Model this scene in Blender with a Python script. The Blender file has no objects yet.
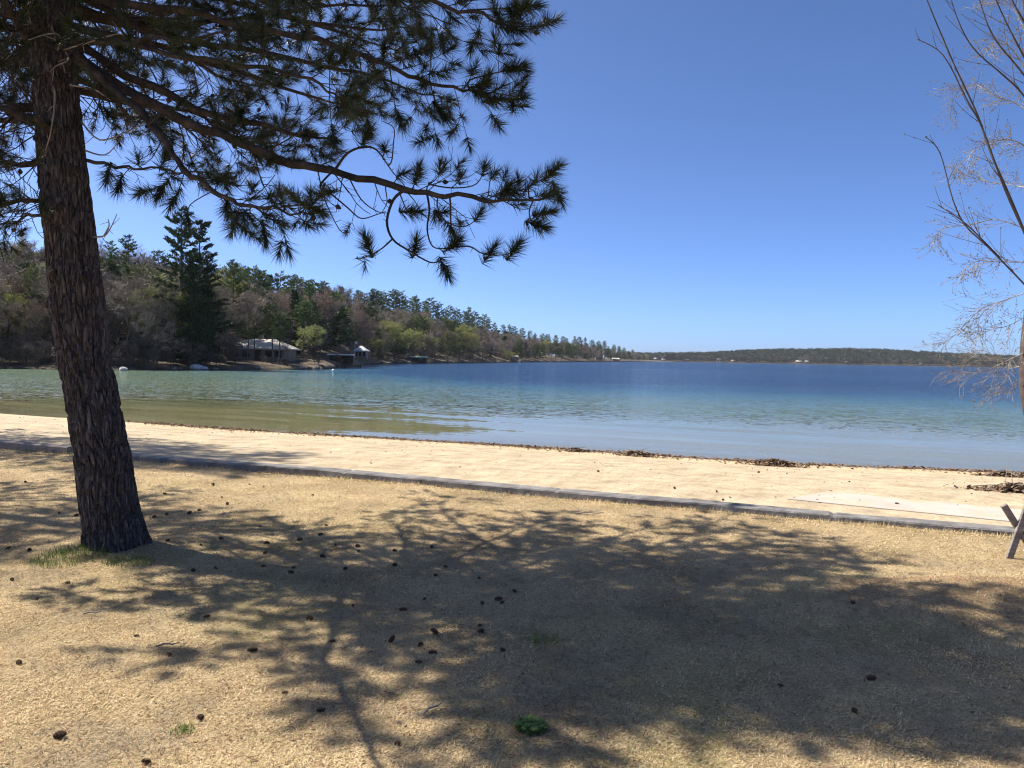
import bpy, math, random
import numpy as np
from mathutils import Vector, Matrix, noise

random.seed(11)
RNG = np.random.default_rng(11)
sc = bpy.context.scene
COL = sc.collection
R = math.radians
rnd = random.uniform

# ------------------------------------------------------------------ camera
W, H, F = 1024, 768, 769.0
CAM = Vector((0, 0, 1.6))
TH = math.atan(26 / F)
ROLL = 0.0165
fw = Vector((0, math.cos(TH), -math.sin(TH)))
r0 = Vector((1, 0, 0))
u0 = Vector((0, math.sin(TH), math.cos(TH)))
rt = r0 * math.cos(ROLL) + u0 * math.sin(ROLL)
up = -r0 * math.sin(ROLL) + u0 * math.cos(ROLL)
cd = bpy.data.cameras.new('camera')
cam = bpy.data.objects.new('camera', cd)
COL.objects.link(cam)
M = Matrix((rt, up, -fw)).transposed().to_4x4()
M.translation = CAM
cam.matrix_world = M
cd.sensor_width = 36
cd.lens = F / W * 36
cd.clip_start = 0.05
cd.clip_end = 12000
sc.camera = cam


def ray(px, py):
    return fw + rt * ((px - 512) / F) - up * ((py - 384) / F)


def at(px, py, Y):
    d = ray(px, py)
    return CAM + d * (Y / d.y)


def ground(px, py, z=0.0):
    d = ray(px, py)
    return CAM + d * ((z - CAM.z) / d.z)


WATER = -0.6
HAZE = 0.00005
BED = 0.12                  # apparent depth: looking flat over water the bed seems to lie just under it
SUN_EL = 52
SUN_XY = Vector((-0.95, 0.31)).normalized()      # horizontal direction towards the sun


# ------------------------------------------------------------------ materials
def mat(name):
    m = bpy.data.materials.new(name)
    m.use_nodes = True
    nt = m.node_tree
    nt.nodes.clear()
    return m, nt


def N(nt, t, **kw):
    n = nt.nodes.new(t)
    ins = kw.pop('ins', {})
    for k, v in kw.items():
        setattr(n, k, v)
    for a, b in ins.items():
        n.inputs[a].default_value = b
    return n


def ramp(nt, fac, stops):
    n = N(nt, 'ShaderNodeValToRGB')
    cr = n.color_ramp
    while len(cr.elements) < len(stops):
        cr.elements.new(0.5)
    for e, (p, c) in zip(cr.elements, stops):
        e.position = p
        e.color = (*c, 1)
    nt.links.new(fac, n.inputs[0])
    return n.outputs[0]


def simple(name, stops, scale=5.0, rough=0.85, bump=0.0, bscale=None, detail=6, spec=0.25, coords='Object',
           stretch=None, objrand=0.0, tint=False, trans=0.0):
    m, nt = mat(name)
    L = nt.links.new
    out = N(nt, 'ShaderNodeOutputMaterial')
    b = N(nt, 'ShaderNodeBsdfPrincipled')
    b.inputs['Roughness'].default_value = rough
    b.inputs['Specular IOR Level'].default_value = spec
    tc = N(nt, 'ShaderNodeTexCoord')
    vec = tc.outputs[coords]
    if stretch:
        mp = N(nt, 'ShaderNodeMapping')
        mp.inputs['Scale'].default_value = stretch
        L(vec, mp.inputs[0])
        vec = mp.outputs[0]
    nz = N(nt, 'ShaderNodeTexNoise', ins={'Scale': scale, 'Detail': detail, 'Roughness': 0.6})
    L(vec, nz.inputs['Vector'])
    c = ramp(nt, nz.outputs['Fac'], stops)
    if objrand:
        oi = N(nt, 'ShaderNodeObjectInfo')
        hs = N(nt, 'ShaderNodeHueSaturation')
        mr = N(nt, 'ShaderNodeMapRange', ins={3: 1 - objrand, 4: 1 + objrand})
        L(oi.outputs['Random'], mr.inputs[0])
        L(mr.outputs[0], hs.inputs['Value'])
        m2 = N(nt, 'ShaderNodeMath', operation='MULTIPLY', ins={1: 7.31})
        L(oi.outputs['Random'], m2.inputs[0])
        m3 = N(nt, 'ShaderNodeMath', operation='FRACT')
        L(m2.outputs[0], m3.inputs[0])
        mh = N(nt, 'ShaderNodeMapRange', ins={3: 0.475, 4: 0.525})
        L(m3.outputs[0], mh.inputs[0])
        L(mh.outputs[0], hs.inputs['Hue'])
        L(c, hs.inputs['Color'])
        c = hs.outputs[0]
    if tint:
        at_ = N(nt, 'ShaderNodeAttribute', attribute_name='tint')
        mx = N(nt, 'ShaderNodeMix', data_type='RGBA', blend_type='MULTIPLY', ins={0: 1.0})
        L(c, mx.inputs[6])
        L(at_.outputs['Color'], mx.inputs[7])
        c = mx.outputs[2]
    L(c, b.inputs['Base Color'])
    if bump:
        n2 = N(nt, 'ShaderNodeTexNoise', ins={'Scale': bscale or scale * 3, 'Detail': 8, 'Roughness': 0.65})
        L(vec, n2.inputs['Vector'])
        bp = N(nt, 'ShaderNodeBump', ins={'Strength': 1.0, 'Distance': bump})
        L(n2.outputs['Fac'], bp.inputs['Height'])
        L(bp.outputs[0], b.inputs['Normal'])
    if trans:
        t = N(nt, 'ShaderNodeBsdfTranslucent')
        L(c, t.inputs['Color'])
        ms = N(nt, 'ShaderNodeMixShader', ins={0: trans})
        L(b.outputs[0], ms.inputs[1])
        L(t.outputs[0], ms.inputs[2])
        L(ms.outputs[0], out.inputs[0])
    else:
        L(b.outputs[0], out.inputs[0])
    return m


MT = {}


def bark_mat():
    m, nt = mat('pine_bark')
    L = nt.links.new
    out = N(nt, 'ShaderNodeOutputMaterial')
    b = N(nt, 'ShaderNodeBsdfPrincipled', ins={'Roughness': 0.95, 'Specular IOR Level': 0.1})
    tc = N(nt, 'ShaderNodeTexCoord')
    mp = N(nt, 'ShaderNodeMapping')
    mp.inputs['Scale'].default_value = (1, 1, 0.2)
    L(tc.outputs['Object'], mp.inputs[0])
    wn = N(nt, 'ShaderNodeTexNoise', ins={'Scale': 9, 'Detail': 3})
    L(mp.outputs[0], wn.inputs['Vector'])
    wm = N(nt, 'ShaderNodeVectorMath', operation='MULTIPLY_ADD')
    wm.inputs[1].default_value = (0.05, 0.05, 0.05)
    L(wn.outputs['Color'], wm.inputs[0])
    L(mp.outputs[0], wm.inputs[2])
    vo = N(nt, 'ShaderNodeTexVoronoi', feature='DISTANCE_TO_EDGE', ins={'Scale': 33})
    L(wm.outputs[0], vo.inputs['Vector'])
    vc = N(nt, 'ShaderNodeTexVoronoi', ins={'Scale': 33})
    L(wm.outputs[0], vc.inputs['Vector'])
    nz = N(nt, 'ShaderNodeTexNoise', ins={'Scale': 45, 'Detail': 6, 'Roughness': 0.7})
    L(mp.outputs[0], nz.inputs['Vector'])
    mx = N(nt, 'ShaderNodeMix', ins={0: 0.3})
    L(nz.outputs['Fac'], mx.inputs[2])
    sv = N(nt, 'ShaderNodeSeparateColor')
    L(vc.outputs['Color'], sv.inputs[0])
    L(sv.outputs[0], mx.inputs[3])
    c = ramp(nt, mx.outputs[0], [(0.2, (0.052, 0.044, 0.041)), (0.5, (0.1, 0.085, 0.08)), (0.8, (0.185, 0.163, 0.154))])
    L(c, b.inputs['Base Color'])
    hr = N(nt, 'ShaderNodeMapRange', ins={1: 0.0, 2: 0.22, 3: 0.0, 4: 1.0})
    L(vo.outputs['Distance'], hr.inputs[0])
    b1 = N(nt, 'ShaderNodeBump', ins={'Strength': 1.0, 'Distance': 0.03})
    L(hr.outputs[0], b1.inputs['Height'])
    b2 = N(nt, 'ShaderNodeBump', ins={'Strength': 1.0, 'Distance': 0.012})
    L(nz.outputs['Fac'], b2.inputs['Height'])
    L(b1.outputs[0], b2.inputs['Normal'])
    L(b2.outputs[0], b.inputs['Normal'])
    L(b.outputs[0], out.inputs[0])
    return m


MT['bark'] = bark_mat()
MT['branch'] = simple('branch_bark', [(0.3, (0.03, 0.026, 0.023)), (0.55, (0.062, 0.051, 0.044)), (0.75, (0.125, 0.098, 0.08))],
                      9, 0.95, 0.012, 45, spec=0.1)
MT['deadwood'] = simple('dead_twig', [(0.3, (0.16, 0.13, 0.1)), (0.7, (0.34, 0.29, 0.24))], 12, 0.9)
MT['needle'] = simple('pine_needles', [(0.3, (0.016, 0.024, 0.01)), (0.55, (0.03, 0.043, 0.015)), (0.8, (0.062, 0.075, 0.026))],
                      2.2, 0.5, spec=0.4, trans=0.06)
MT['knot'] = simple('knot_wood', [(0.3, (0.015, 0.012, 0.01)), (0.7, (0.05, 0.036, 0.028))], 20, 0.95)
MT['cone'] = simple('cone_scales', [(0.3, (0.06, 0.036, 0.024)), (0.7, (0.17, 0.105, 0.065))], 60, 0.85)
MT['wood'] = simple('weathered_wood', [(0.3, (0.14, 0.115, 0.1)), (0.7, (0.3, 0.255, 0.22))], 6, 0.9, 0.002, 40,
                    stretch=(1, 1, 6))
MT['concrete'] = simple('kerb_concrete', [(0.3, (0.1, 0.094, 0.088)), (0.5, (0.18, 0.17, 0.16)), (0.72, (0.27, 0.25, 0.23))],
                        5, 0.95, 0.015, 30, spec=0.15)
MT['slab'] = simple('slab_concrete', [(0.3, (0.36, 0.32, 0.265)), (0.7, (0.44, 0.395, 0.335))], 2, 0.95, 0.003, 60, spec=0.15)
nt = MT['slab'].node_tree
_b = [n for n in nt.nodes if n.type == 'BSDF_PRINCIPLED'][0]
_tc = [n for n in nt.nodes if n.type == 'TEX_COORD'][0]
_n = N(nt, 'ShaderNodeTexNoise', ins={'Scale': 1.1, 'Detail': 7, 'Roughness': 0.7})
nt.links.new(_tc.outputs['Object'], _n.inputs['Vector'])
_f = ramp(nt, _n.outputs['Fac'], [(0.5, (0, 0, 0)), (0.62, (1, 1, 1))])
_m = N(nt, 'ShaderNodeMix', data_type='RGBA')
nt.links.new(_f, _m.inputs[0])
nt.links.new(_b.inputs['Base Color'].links[0].from_socket, _m.inputs[6])
_m.inputs[7].default_value = (0.42, 0.33, 0.215, 1)
nt.links.new(_m.outputs[2], _b.inputs['Base Color'])
MT['litter'] = simple('dead_leaves', [(0.3, (0.085, 0.055, 0.034)), (0.55, (0.18, 0.12, 0.076)), (0.75, (0.31, 0.22, 0.14))], 14, 0.9,
                      spec=0.15)
MT['greenblade'] = simple('green_blades', [(0.3, (0.09, 0.15, 0.03)), (0.7, (0.2, 0.27, 0.06))], 20, 0.6, trans=0.25)
MT['graybark'] = simple('maple_bark', [(0.3, (0.05, 0.043, 0.042)), (0.7, (0.13, 0.115, 0.11))], 8, 0.9)
MT['birch'] = simple('birch_bark', [(0.3, (0.13, 0.112, 0.1)), (0.55, (0.27, 0.24, 0.215)), (0.75, (0.52, 0.49, 0.45))], 4, 0.8)
MT['birchtrunk'] = simple('birch_trunk', [(0.3, (0.05, 0.035, 0.03)), (0.7, (0.12, 0.088, 0.075))], 5, 0.85)
MT['bud'] = simple('buds', [(0.3, (0.14, 0.105, 0.06)), (0.7, (0.24, 0.195, 0.11))], 9, 0.8)
MT['rock'] = simple('lake_rock', [(0.3, (0.09, 0.083, 0.075)), (0.7, (0.25, 0.235, 0.21))], 2.0, 0.95, 0.04, 6, spec=0.1)
MT['palerock'] = simple('pale_granite', [(0.3, (0.3, 0.29, 0.27)), (0.7, (0.52, 0.5, 0.47))], 2.5, 0.9, 0.04, 6, spec=0.1)
MT['wall'] = simple('tan_wall', [(0.3, (0.18, 0.14, 0.1)), (0.7, (0.25, 0.2, 0.15))], 2, 0.85, stretch=(1, 1, 8))
MT['roof'] = simple('pale_shingles', [(0.3, (0.48, 0.43, 0.35)), (0.7, (0.58, 0.53, 0.45))], 3, 0.9)
MT['white'] = simple('white_paint', [(0.3, (0.72, 0.72, 0.7)), (0.7, (0.8, 0.8, 0.78))], 2, 0.6)
MT['greywall'] = simple('grey_wall', [(0.3, (0.22, 0.22, 0.215)), (0.7, (0.3, 0.3, 0.29))], 2, 0.8)
MT['greyroof'] = simple('grey_roof', [(0.3, (0.42, 0.42, 0.42)), (0.7, (0.52, 0.52, 0.51))], 2, 0.8)
MT['greenroof'] = simple('green_roof', [(0.3, (0.16, 0.24, 0.2)), (0.7, (0.22, 0.31, 0.26))], 2, 0.8)
MT['darkwood'] = simple('dark_wood', [(0.3, (0.03, 0.024, 0.02)), (0.7, (0.08, 0.062, 0.05))], 4, 0.85)
MT['glass'] = simple('window_glass', [(0.3, (0.02, 0.025, 0.03)), (0.7, (0.04, 0.045, 0.05))], 1, 0.08, spec=0.5)
MT['conifer'] = simple('conifer_foliage', [(0.3, (0.045, 0.066, 0.022)), (0.55, (0.085, 0.115, 0.038)), (0.8, (0.15, 0.175, 0.06))],
                       0.35, 0.75, spec=0.15, objrand=0.3, trans=0.15)
MT['darkconifer'] = simple('spruce_foliage', [(0.3, (0.018, 0.032, 0.014)), (0.55, (0.036, 0.058, 0.022)), (0.8, (0.075, 0.1, 0.036))],
                           0.35, 0.75, spec=0.15, objrand=0.2, trans=0.1)
MT['ftrunk'] = simple('forest_trunk', [(0.3, (0.06, 0.048, 0.04)), (0.7, (0.17, 0.14, 0.12))], 2, 0.9, objrand=0.35)
MT['twiggrey'] = simple('bare_twigs', [(0.3, (0.2, 0.16, 0.125)), (0.7, (0.33, 0.27, 0.215))], 0.5, 0.9, spec=0.1, objrand=0.25)
MT['twigred'] = simple('budding_twigs', [(0.3, (0.19, 0.15, 0.11)), (0.7, (0.31, 0.255, 0.185))], 0.5, 0.9, spec=0.1, objrand=0.25)
MT['twiggreen'] = simple('spring_leaves', [(0.3, (0.2, 0.2, 0.065)), (0.7, (0.32, 0.32, 0.12))], 0.5, 0.8, spec=0.1, objrand=0.25,
                         trans=0.25)
MT['shrubtwig'] = simple('shrub_twigs', [(0.3, (0.085, 0.068, 0.055)), (0.7, (0.18, 0.145, 0.118))], 0.5, 0.9, spec=0.1, objrand=0.25)
MT['forest'] = simple('forest_tint', [(0.25, (0.6, 0.6, 0.6)), (0.75, (1, 1, 1))], 0.3, 0.85, spec=0.1, tint=True)
MT['floor'] = simple('forest_floor', [(0.3, (0.05, 0.037, 0.025)), (0.5, (0.1, 0.075, 0.05)), (0.75, (0.19, 0.145, 0.095))], 0.4, 0.95)
MT['grass'] = simple('dry_grass', [(0.25, (0.75, 0.75, 0.75)), (0.75, (1, 1, 1))], 3, 0.8, spec=0.1, tint=True, trans=0.25)


def lawn_mat():
    m, nt = mat('dry_lawn')
    L = nt.links.new
    out = N(nt, 'ShaderNodeOutputMaterial')
    b = N(nt, 'ShaderNodeBsdfPrincipled', ins={'Roughness': 0.95, 'Specular IOR Level': 0.1})
    tc = N(nt, 'ShaderNodeTexCoord')
    n1 = N(nt, 'ShaderNodeTexNoise', ins={'Scale': 90, 'Detail': 6, 'Roughness': 0.7})
    n2 = N(nt, 'ShaderNodeTexNoise', ins={'Scale': 1.3, 'Detail': 5, 'Roughness': 0.6})
    n3 = N(nt, 'ShaderNodeTexNoise', ins={'Scale': 0.8, 'Detail': 4, 'W': 3.0}, noise_dimensions='4D')
    for n in (n1, n2, n3):
        L(tc.outputs['Object'], n.inputs['Vector'])
    c1 = ramp(nt, n1.outputs['Fac'], [(0.3, (0.25, 0.175, 0.095)), (0.5, (0.46, 0.345, 0.195)), (0.7, (0.66, 0.52, 0.32))])
    c2 = ramp(nt, n2.outputs['Fac'], [(0.33, (0.66, 0.62, 0.58)), (0.58, (1.08, 1.06, 1.04))])
    mx = N(nt, 'ShaderNodeMix', data_type='RGBA', blend_type='MULTIPLY', ins={0: 1.0})
    L(c1, mx.inputs[6])
    L(c2, mx.inputs[7])
    f3 = ramp(nt, n3.outputs['Fac'], [(0.55, (0, 0, 0)), (0.75, (0.4, 0.4, 0.4))])
    mg = N(nt, 'ShaderNodeMix', data_type='RGBA')
    L(f3, mg.inputs[0])
    L(mx.outputs[2], mg.inputs[6])
    mg.inputs[7].default_value = (0.17, 0.17, 0.06, 1)
    L(mg.outputs[2], b.inputs['Base Color'])
    n5 = N(nt, 'ShaderNodeTexNoise', ins={'Scale': 9, 'Detail': 5, 'Roughness': 0.6})
    L(tc.outputs['Object'], n5.inputs['Vector'])
    b5 = N(nt, 'ShaderNodeBump', ins={'Strength': 0.8, 'Distance': 0.06})
    L(n5.outputs['Fac'], b5.inputs['Height'])
    bp = N(nt, 'ShaderNodeBump', ins={'Strength': 0.9, 'Distance': 0.02})
    L(b5.outputs[0], bp.inputs['Normal'])
    L(n1.outputs['Fac'], bp.inputs['Height'])
    L(bp.outputs[0], b.inputs['Normal'])
    L(b.outputs[0], out.inputs[0])
    return m


def sand_mat():
    m, nt = mat('beach_sand')
    L = nt.links.new
    out = N(nt, 'ShaderNodeOutputMaterial')
    b = N(nt, 'ShaderNodeBsdfPrincipled', ins={'Roughness': 0.9, 'Specular IOR Level': 0.15})
    tc = N(nt, 'ShaderNodeTexCoord')
    n1 = N(nt, 'ShaderNodeTexNoise', ins={'Scale': 2.2, 'Detail': 8, 'Roughness': 0.65})
    n2 = N(nt, 'ShaderNodeTexNoise', ins={'Scale': 60, 'Detail': 5, 'Roughness': 0.7})
    n4 = N(nt, 'ShaderNodeTexNoise', ins={'Scale': 0.12, 'Detail': 4, 'Roughness': 0.6})
    for n in (n1, n2, n4):
        L(tc.outputs['Object'], n.inputs['Vector'])
    dry = ramp(nt, n1.outputs['Fac'], [(0.32, (0.3, 0.23, 0.145)), (0.5, (0.41, 0.325, 0.21)), (0.68, (0.49, 0.395, 0.265))])
    speck = ramp(nt, n2.outputs['Fac'], [(0.3, (0.5, 0.46, 0.4)), (0.44, (1, 1, 1))])
    mx = N(nt, 'ShaderNodeMix', data_type='RGBA', blend_type='MULTIPLY', ins={0: 1.0})
    L(dry, mx.inputs[6])
    L(speck, mx.inputs[7])
    # the bed of the lake: wet sand, then olive silt, then deep water's blue light absorption painted into the bed (by height)
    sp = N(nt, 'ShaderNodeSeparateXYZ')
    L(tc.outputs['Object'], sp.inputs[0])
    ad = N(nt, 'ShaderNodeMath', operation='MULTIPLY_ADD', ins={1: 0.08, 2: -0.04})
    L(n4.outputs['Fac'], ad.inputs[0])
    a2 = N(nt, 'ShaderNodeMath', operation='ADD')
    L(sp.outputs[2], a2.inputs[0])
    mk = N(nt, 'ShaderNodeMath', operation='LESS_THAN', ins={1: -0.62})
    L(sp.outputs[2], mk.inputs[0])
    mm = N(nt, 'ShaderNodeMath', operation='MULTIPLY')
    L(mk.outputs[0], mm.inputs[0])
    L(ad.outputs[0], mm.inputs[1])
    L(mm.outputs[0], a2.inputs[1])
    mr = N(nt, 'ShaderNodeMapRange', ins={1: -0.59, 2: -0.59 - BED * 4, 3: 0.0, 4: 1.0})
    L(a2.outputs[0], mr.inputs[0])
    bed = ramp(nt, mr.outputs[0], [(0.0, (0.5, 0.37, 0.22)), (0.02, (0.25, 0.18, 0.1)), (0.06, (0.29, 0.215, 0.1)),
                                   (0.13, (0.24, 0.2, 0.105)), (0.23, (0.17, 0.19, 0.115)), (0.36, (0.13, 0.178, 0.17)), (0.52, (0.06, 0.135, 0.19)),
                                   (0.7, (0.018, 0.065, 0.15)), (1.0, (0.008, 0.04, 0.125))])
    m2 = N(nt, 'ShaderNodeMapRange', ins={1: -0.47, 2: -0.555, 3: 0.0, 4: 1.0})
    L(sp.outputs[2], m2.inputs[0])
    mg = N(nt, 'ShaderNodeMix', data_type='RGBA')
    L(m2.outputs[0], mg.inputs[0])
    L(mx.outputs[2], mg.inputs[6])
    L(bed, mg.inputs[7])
    L(mg.outputs[2], b.inputs['Base Color'])
    n3 = N(nt, 'ShaderNodeTexNoise', ins={'Scale': 4.5, 'Detail': 7, 'Roughness': 0.6})
    L(tc.outputs['Object'], n3.inputs['Vector'])
    bp = N(nt, 'ShaderNodeBump', ins={'Strength': 0.8, 'Distance': 0.075})
    L(n3.outputs['Fac'], bp.inputs['Height'])
    bp2 = N(nt, 'ShaderNodeBump', ins={'Strength': 0.5, 'Distance': 0.01})
    L(n2.outputs['Fac'], bp2.inputs['Height'])
    L(bp.outputs[0], bp2.inputs['Normal'])
    L(bp2.outputs[0], b.inputs['Normal'])
    L(b.outputs[0], out.inputs[0])
    return m


def water_mat():
    m, nt = mat('lake_water')
    L = nt.links.new
    out = N(nt, 'ShaderNodeOutputMaterial')
    tc = N(nt, 'ShaderNodeTexCoord')
    P = tc.outputs['Object']
    wv = N(nt, 'ShaderNodeAttribute', attribute_name='chop')

    def nz(scale, stretch, rot, det=3):
        mp = N(nt, 'ShaderNodeMapping')
        mp.inputs['Scale'].default_value = stretch
        m0 = N(nt, 'ShaderNodeMapping')
        m0.inputs['Rotation'].default_value = (0, 0, rot)
        L(P, m0.inputs[0])
        L(m0.outputs[0], mp.inputs[0])
        n = N(nt, 'ShaderNodeTexNoise', ins={'Scale': scale, 'Detail': det, 'Roughness': 0.55})
        L(mp.outputs[0], n.inputs['Vector'])
        return n.outputs['Color']
    fine = nz(8.0, (0.55, 1.0, 1), 0.1, 3)
    mid = nz(2.6, (0.45, 1.0, 1), 0.25, 3)
    slow = nz(0.55, (0.16, 1.0, 1), 0.42, 3)
    gust = N(nt, 'ShaderNodeTexNoise', ins={'Scale': 0.02, 'Detail': 4, 'Roughness': 0.55})
    gm = N(nt, 'ShaderNodeMapping')
    gm.inputs['Scale'].default_value = (0.3, 1.6, 1)
    L(P, gm.inputs[0])
    L(gm.outputs[0], gust.inputs['Vector'])
    gr = N(nt, 'ShaderNodeMapRange', ins={1: 0.35, 2: 0.65, 3: 0.65, 4: 1.2})
    L(gust.outputs['Fac'], gr.inputs[0])
    amp = N(nt, 'ShaderNodeMath', operation='MULTIPLY')
    L(wv.outputs['Fac'], amp.inputs[0])
    L(gr.outputs[0], amp.inputs[1])

    def vm(op, a, b_):
        n = N(nt, 'ShaderNodeVectorMath', operation=op)
        for k, q in ((0, a), (1, b_)):
            if isinstance(q, tuple):
                n.inputs[k].default_value = q
            else:
                L(q, n.inputs[k])
        return n.outputs[0]
    sl1 = vm('MULTIPLY', vm('SUBTRACT', fine, (.5, .5, .5)), (2.35, 2.35, 0))
    sl2 = vm('MULTIPLY', vm('SUBTRACT', mid, (.5, .5, .5)), (1.4, 1.4, 0))
    sc_ = N(nt, 'ShaderNodeVectorMath', operation='SCALE')
    L(vm('ADD', sl1, sl2), sc_.inputs[0])
    L(amp.outputs[0], sc_.inputs['Scale'])
    calm = vm('MULTIPLY', vm('SUBTRACT', slow, (.5, .5, .5)), (0.03, 0.14, 0))
    tot = vm('ADD', vm('ADD', sc_.outputs[0], calm), (0, 0, 1))
    nm = N(nt, 'ShaderNodeVectorMath', operation='NORMALIZE')
    L(tot, nm.inputs[0])
    nrm = nm.outputs[0]
    gl = N(nt, 'ShaderNodeBsdfGlossy', ins={'Roughness': 0.05})
    rg = N(nt, 'ShaderNodeMapRange', ins={3: 0.03, 4: 0.055})
    L(amp.outputs[0], rg.inputs[0])
    L(rg.outputs[0], gl.inputs['Roughness'])
    L(nrm, gl.inputs['Normal'])
    tr = N(nt, 'ShaderNodeBsdfTransparent', ins={'Color': (0.82, 0.93, 0.95, 1)})
    fr = N(nt, 'ShaderNodeFresnel', ins={'IOR': 1.28})
    L(nrm, fr.inputs['Normal'])
    ms = N(nt, 'ShaderNodeMixShader')
    L(fr.outputs[0], ms.inputs[0])
    L(tr.outputs[0], ms.inputs[1])
    L(gl.outputs[0], ms.inputs[2])
    L(ms.outputs[0], out.inputs[0])
    return m


MT['lawn'] = lawn_mat()
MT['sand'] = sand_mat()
MT['water'] = water_mat()


# ------------------------------------------------------------------ object helpers
def link(name, me, m=None, parent=None):
    o = bpy.data.objects.new(name, me)
    COL.objects.link(o)
    if m is not None and not me.materials:
        me.materials.append(m)
    if parent is not None:
        o.parent = parent
    return o


def tag(o, label=None, cat=None, group=None, kind=None):
    if label:
        o['label'] = label
    if cat:
        o['category'] = cat
    if group:
        o['group'] = group
    if kind:
        o['kind'] = kind
    return o


def empty(name, loc, label, cat, group=None, rz=0.0):
    o = bpy.data.objects.new(name, None)
    COL.objects.link(o)
    o.location = loc
    o.rotation_euler = (0, 0, rz)
    o.empty_display_size = 0.2
    return tag(o, label, cat, group)


class MB:
    def __init__(self):
        self.v = []
        self.f = []

    def box(self, c, s, rz=0, taper=1.0):
        c = Vector(c)
        i = len(self.v)
        ca, sa = math.cos(rz), math.sin(rz)
        for dz, t in ((-.5, 1.0), (.5, taper)):
            for dx, dy in ((-.5, -.5), (.5, -.5), (.5, .5), (-.5, .5)):
                x, y = dx * s[0] * t, dy * s[1] * t
                self.v.append((c.x + x * ca - y * sa, c.y + x * sa + y * ca, c.z + dz * s[2]))
        for q in ((3, 2, 1, 0), (4, 5, 6, 7), (0, 1, 5, 4), (1, 2, 6, 5), (2, 3, 7, 6), (3, 0, 4, 7)):
            self.f.append(tuple(i + k for k in q))

    def tube(self, pts, rad, n=6, cap=True):
        pts = [Vector(p) for p in pts]
        i0 = len(self.v)
        m = len(pts)
        prev = None
        for k, p in enumerate(pts):
            t = (pts[min(k + 1, m - 1)] - pts[max(k - 1, 0)])
            if t.length < 1e-9:
                t = Vector((0, 0, 1))
            t.normalize()
            if prev is None:
                a = t.orthogonal().normalized()
            else:
                a = (prev - t * prev.dot(t))
                a = a.normalized() if a.length > 1e-6 else t.orthogonal().normalized()
            prev = a
            b = t.cross(a)
            r = rad[k] if isinstance(rad, (list, tuple)) else rad
            for j in range(n):
                an = 2 * math.pi * j / n
                q = p + (a * math.cos(an) + b * math.sin(an)) * r
                self.v.append((q.x, q.y, q.z))
        for k in range(m - 1):
            for j in range(n):
                j2 = (j + 1) % n
                self.f.append((i0 + k * n + j, i0 + k * n + j2, i0 + (k + 1) * n + j2, i0 + (k + 1) * n + j))
        if cap:
            self.f.append(tuple(i0 + j for j in reversed(range(n))))
            self.f.append(tuple(i0 + (m - 1) * n + j for j in range(n)))

    def tri(self, a, b, c):
        i = len(self.v)
        self.v += [tuple(a), tuple(b), tuple(c)]
        self.f.append((i, i + 1, i + 2))

    def quad(self, a, b, c, d):
        i = len(self.v)
        self.v += [tuple(a), tuple(b), tuple(c), tuple(d)]
        self.f.append((i, i + 1, i + 2, i + 3))

    def mesh(self, name, m=None, smooth=False):
        me = bpy.data.meshes.new(name)
        me.from_pydata(self.v, [], self.f)
        if smooth:
            me.polygons.foreach_set('use_smooth', [True] * len(me.polygons))
        me.update()
        if m is not None:
            me.materials.append(m)
        return me

    def build(self, name, m, parent=None, smooth=False):
        return link(name, self.mesh(name, m, smooth), None, parent)

    def shift(self, off):
        self.v = [(x - off[0], y - off[1], z - off[2]) for x, y, z in self.v]
        return self


def np_mesh(name, V, T, m, attr=None, smooth=False):
    """triangle mesh from numpy arrays; attr = per-vertex colours (n,3)"""
    me = bpy.data.meshes.new(name)
    nv, nf = len(V), len(T)
    me.vertices.add(nv)
    me.vertices.foreach_set('co', np.asarray(V, np.float32).ravel())
    me.loops.add(nf * 3)
    me.loops.foreach_set('vertex_index', np.asarray(T, np.int32).ravel())
    me.polygons.add(nf)
    me.polygons.foreach_set('loop_start', np.arange(0, nf * 3, 3, dtype=np.int32))
    me.polygons.foreach_set('loop_total', np.full(nf, 3, np.int32))
    if smooth:
        me.polygons.foreach_set('use_smooth', np.ones(nf, bool))
    me.update(calc_edges=True)
    if attr is not None:
        a = me.attributes.new('tint', 'FLOAT_COLOR', 'POINT')
        c = np.ones((nv, 4), np.float32)
        c[:, :3] = attr
        a.data.foreach_set('color', c.ravel())
    me.materials.append(m)
    return me


def grid_mesh(name, P, m, smooth=True):
    """P: rows x cols of points"""
    nr, nc = len(P), len(P[0])
    V = [p for row in P for p in row]
    Fc = [(r * nc + c, r * nc + c + 1, (r + 1) * nc + c + 1, (r + 1) * nc + c) for r in range(nr - 1) for c in range(nc - 1)]
    me = bpy.data.meshes.new(name)
    me.from_pydata(V, [], Fc)
    me.polygons.foreach_set('use_smooth', [smooth] * len(Fc))
    me.update()
    me.materials.append(m)
    return me


def interp(x, pts):
    return float(np.interp(x, [p[0] for p in pts], [p[1] for p in pts]))


def sstep(t):
    t = max(0.0, min(1.0, t))
    return t * t * (3 - 2 * t)


def nz3(x, y, z=0.0):
    return noise.noise((x, y, z))


# ------------------------------------------------------------------ shore frame (u along the kerb, v towards the lake)
KZ = 0.075
kerb_px = [(135, 456), (200, 461), (320, 469.5), (400, 477), (500, 486), (625, 497), (700, 503), (860, 518), (1016, 531)]
KP = [ground(a, b, KZ) for a, b in kerb_px]
KO = KP[0].copy()
EU = (KP[-1] - KP[0])
EU.z = 0
EU.normalize()
EV = Vector((-EU.y, EU.x, 0))


def uv(p):
    d = Vector((p[0], p[1], 0)) - Vector((KO.x, KO.y, 0))
    return d.dot(EU), d.dot(EV)


def xy(u, v):
    p = Vector((KO.x, KO.y, 0)) + EU * u + EV * v
    return p.x, p.y


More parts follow.
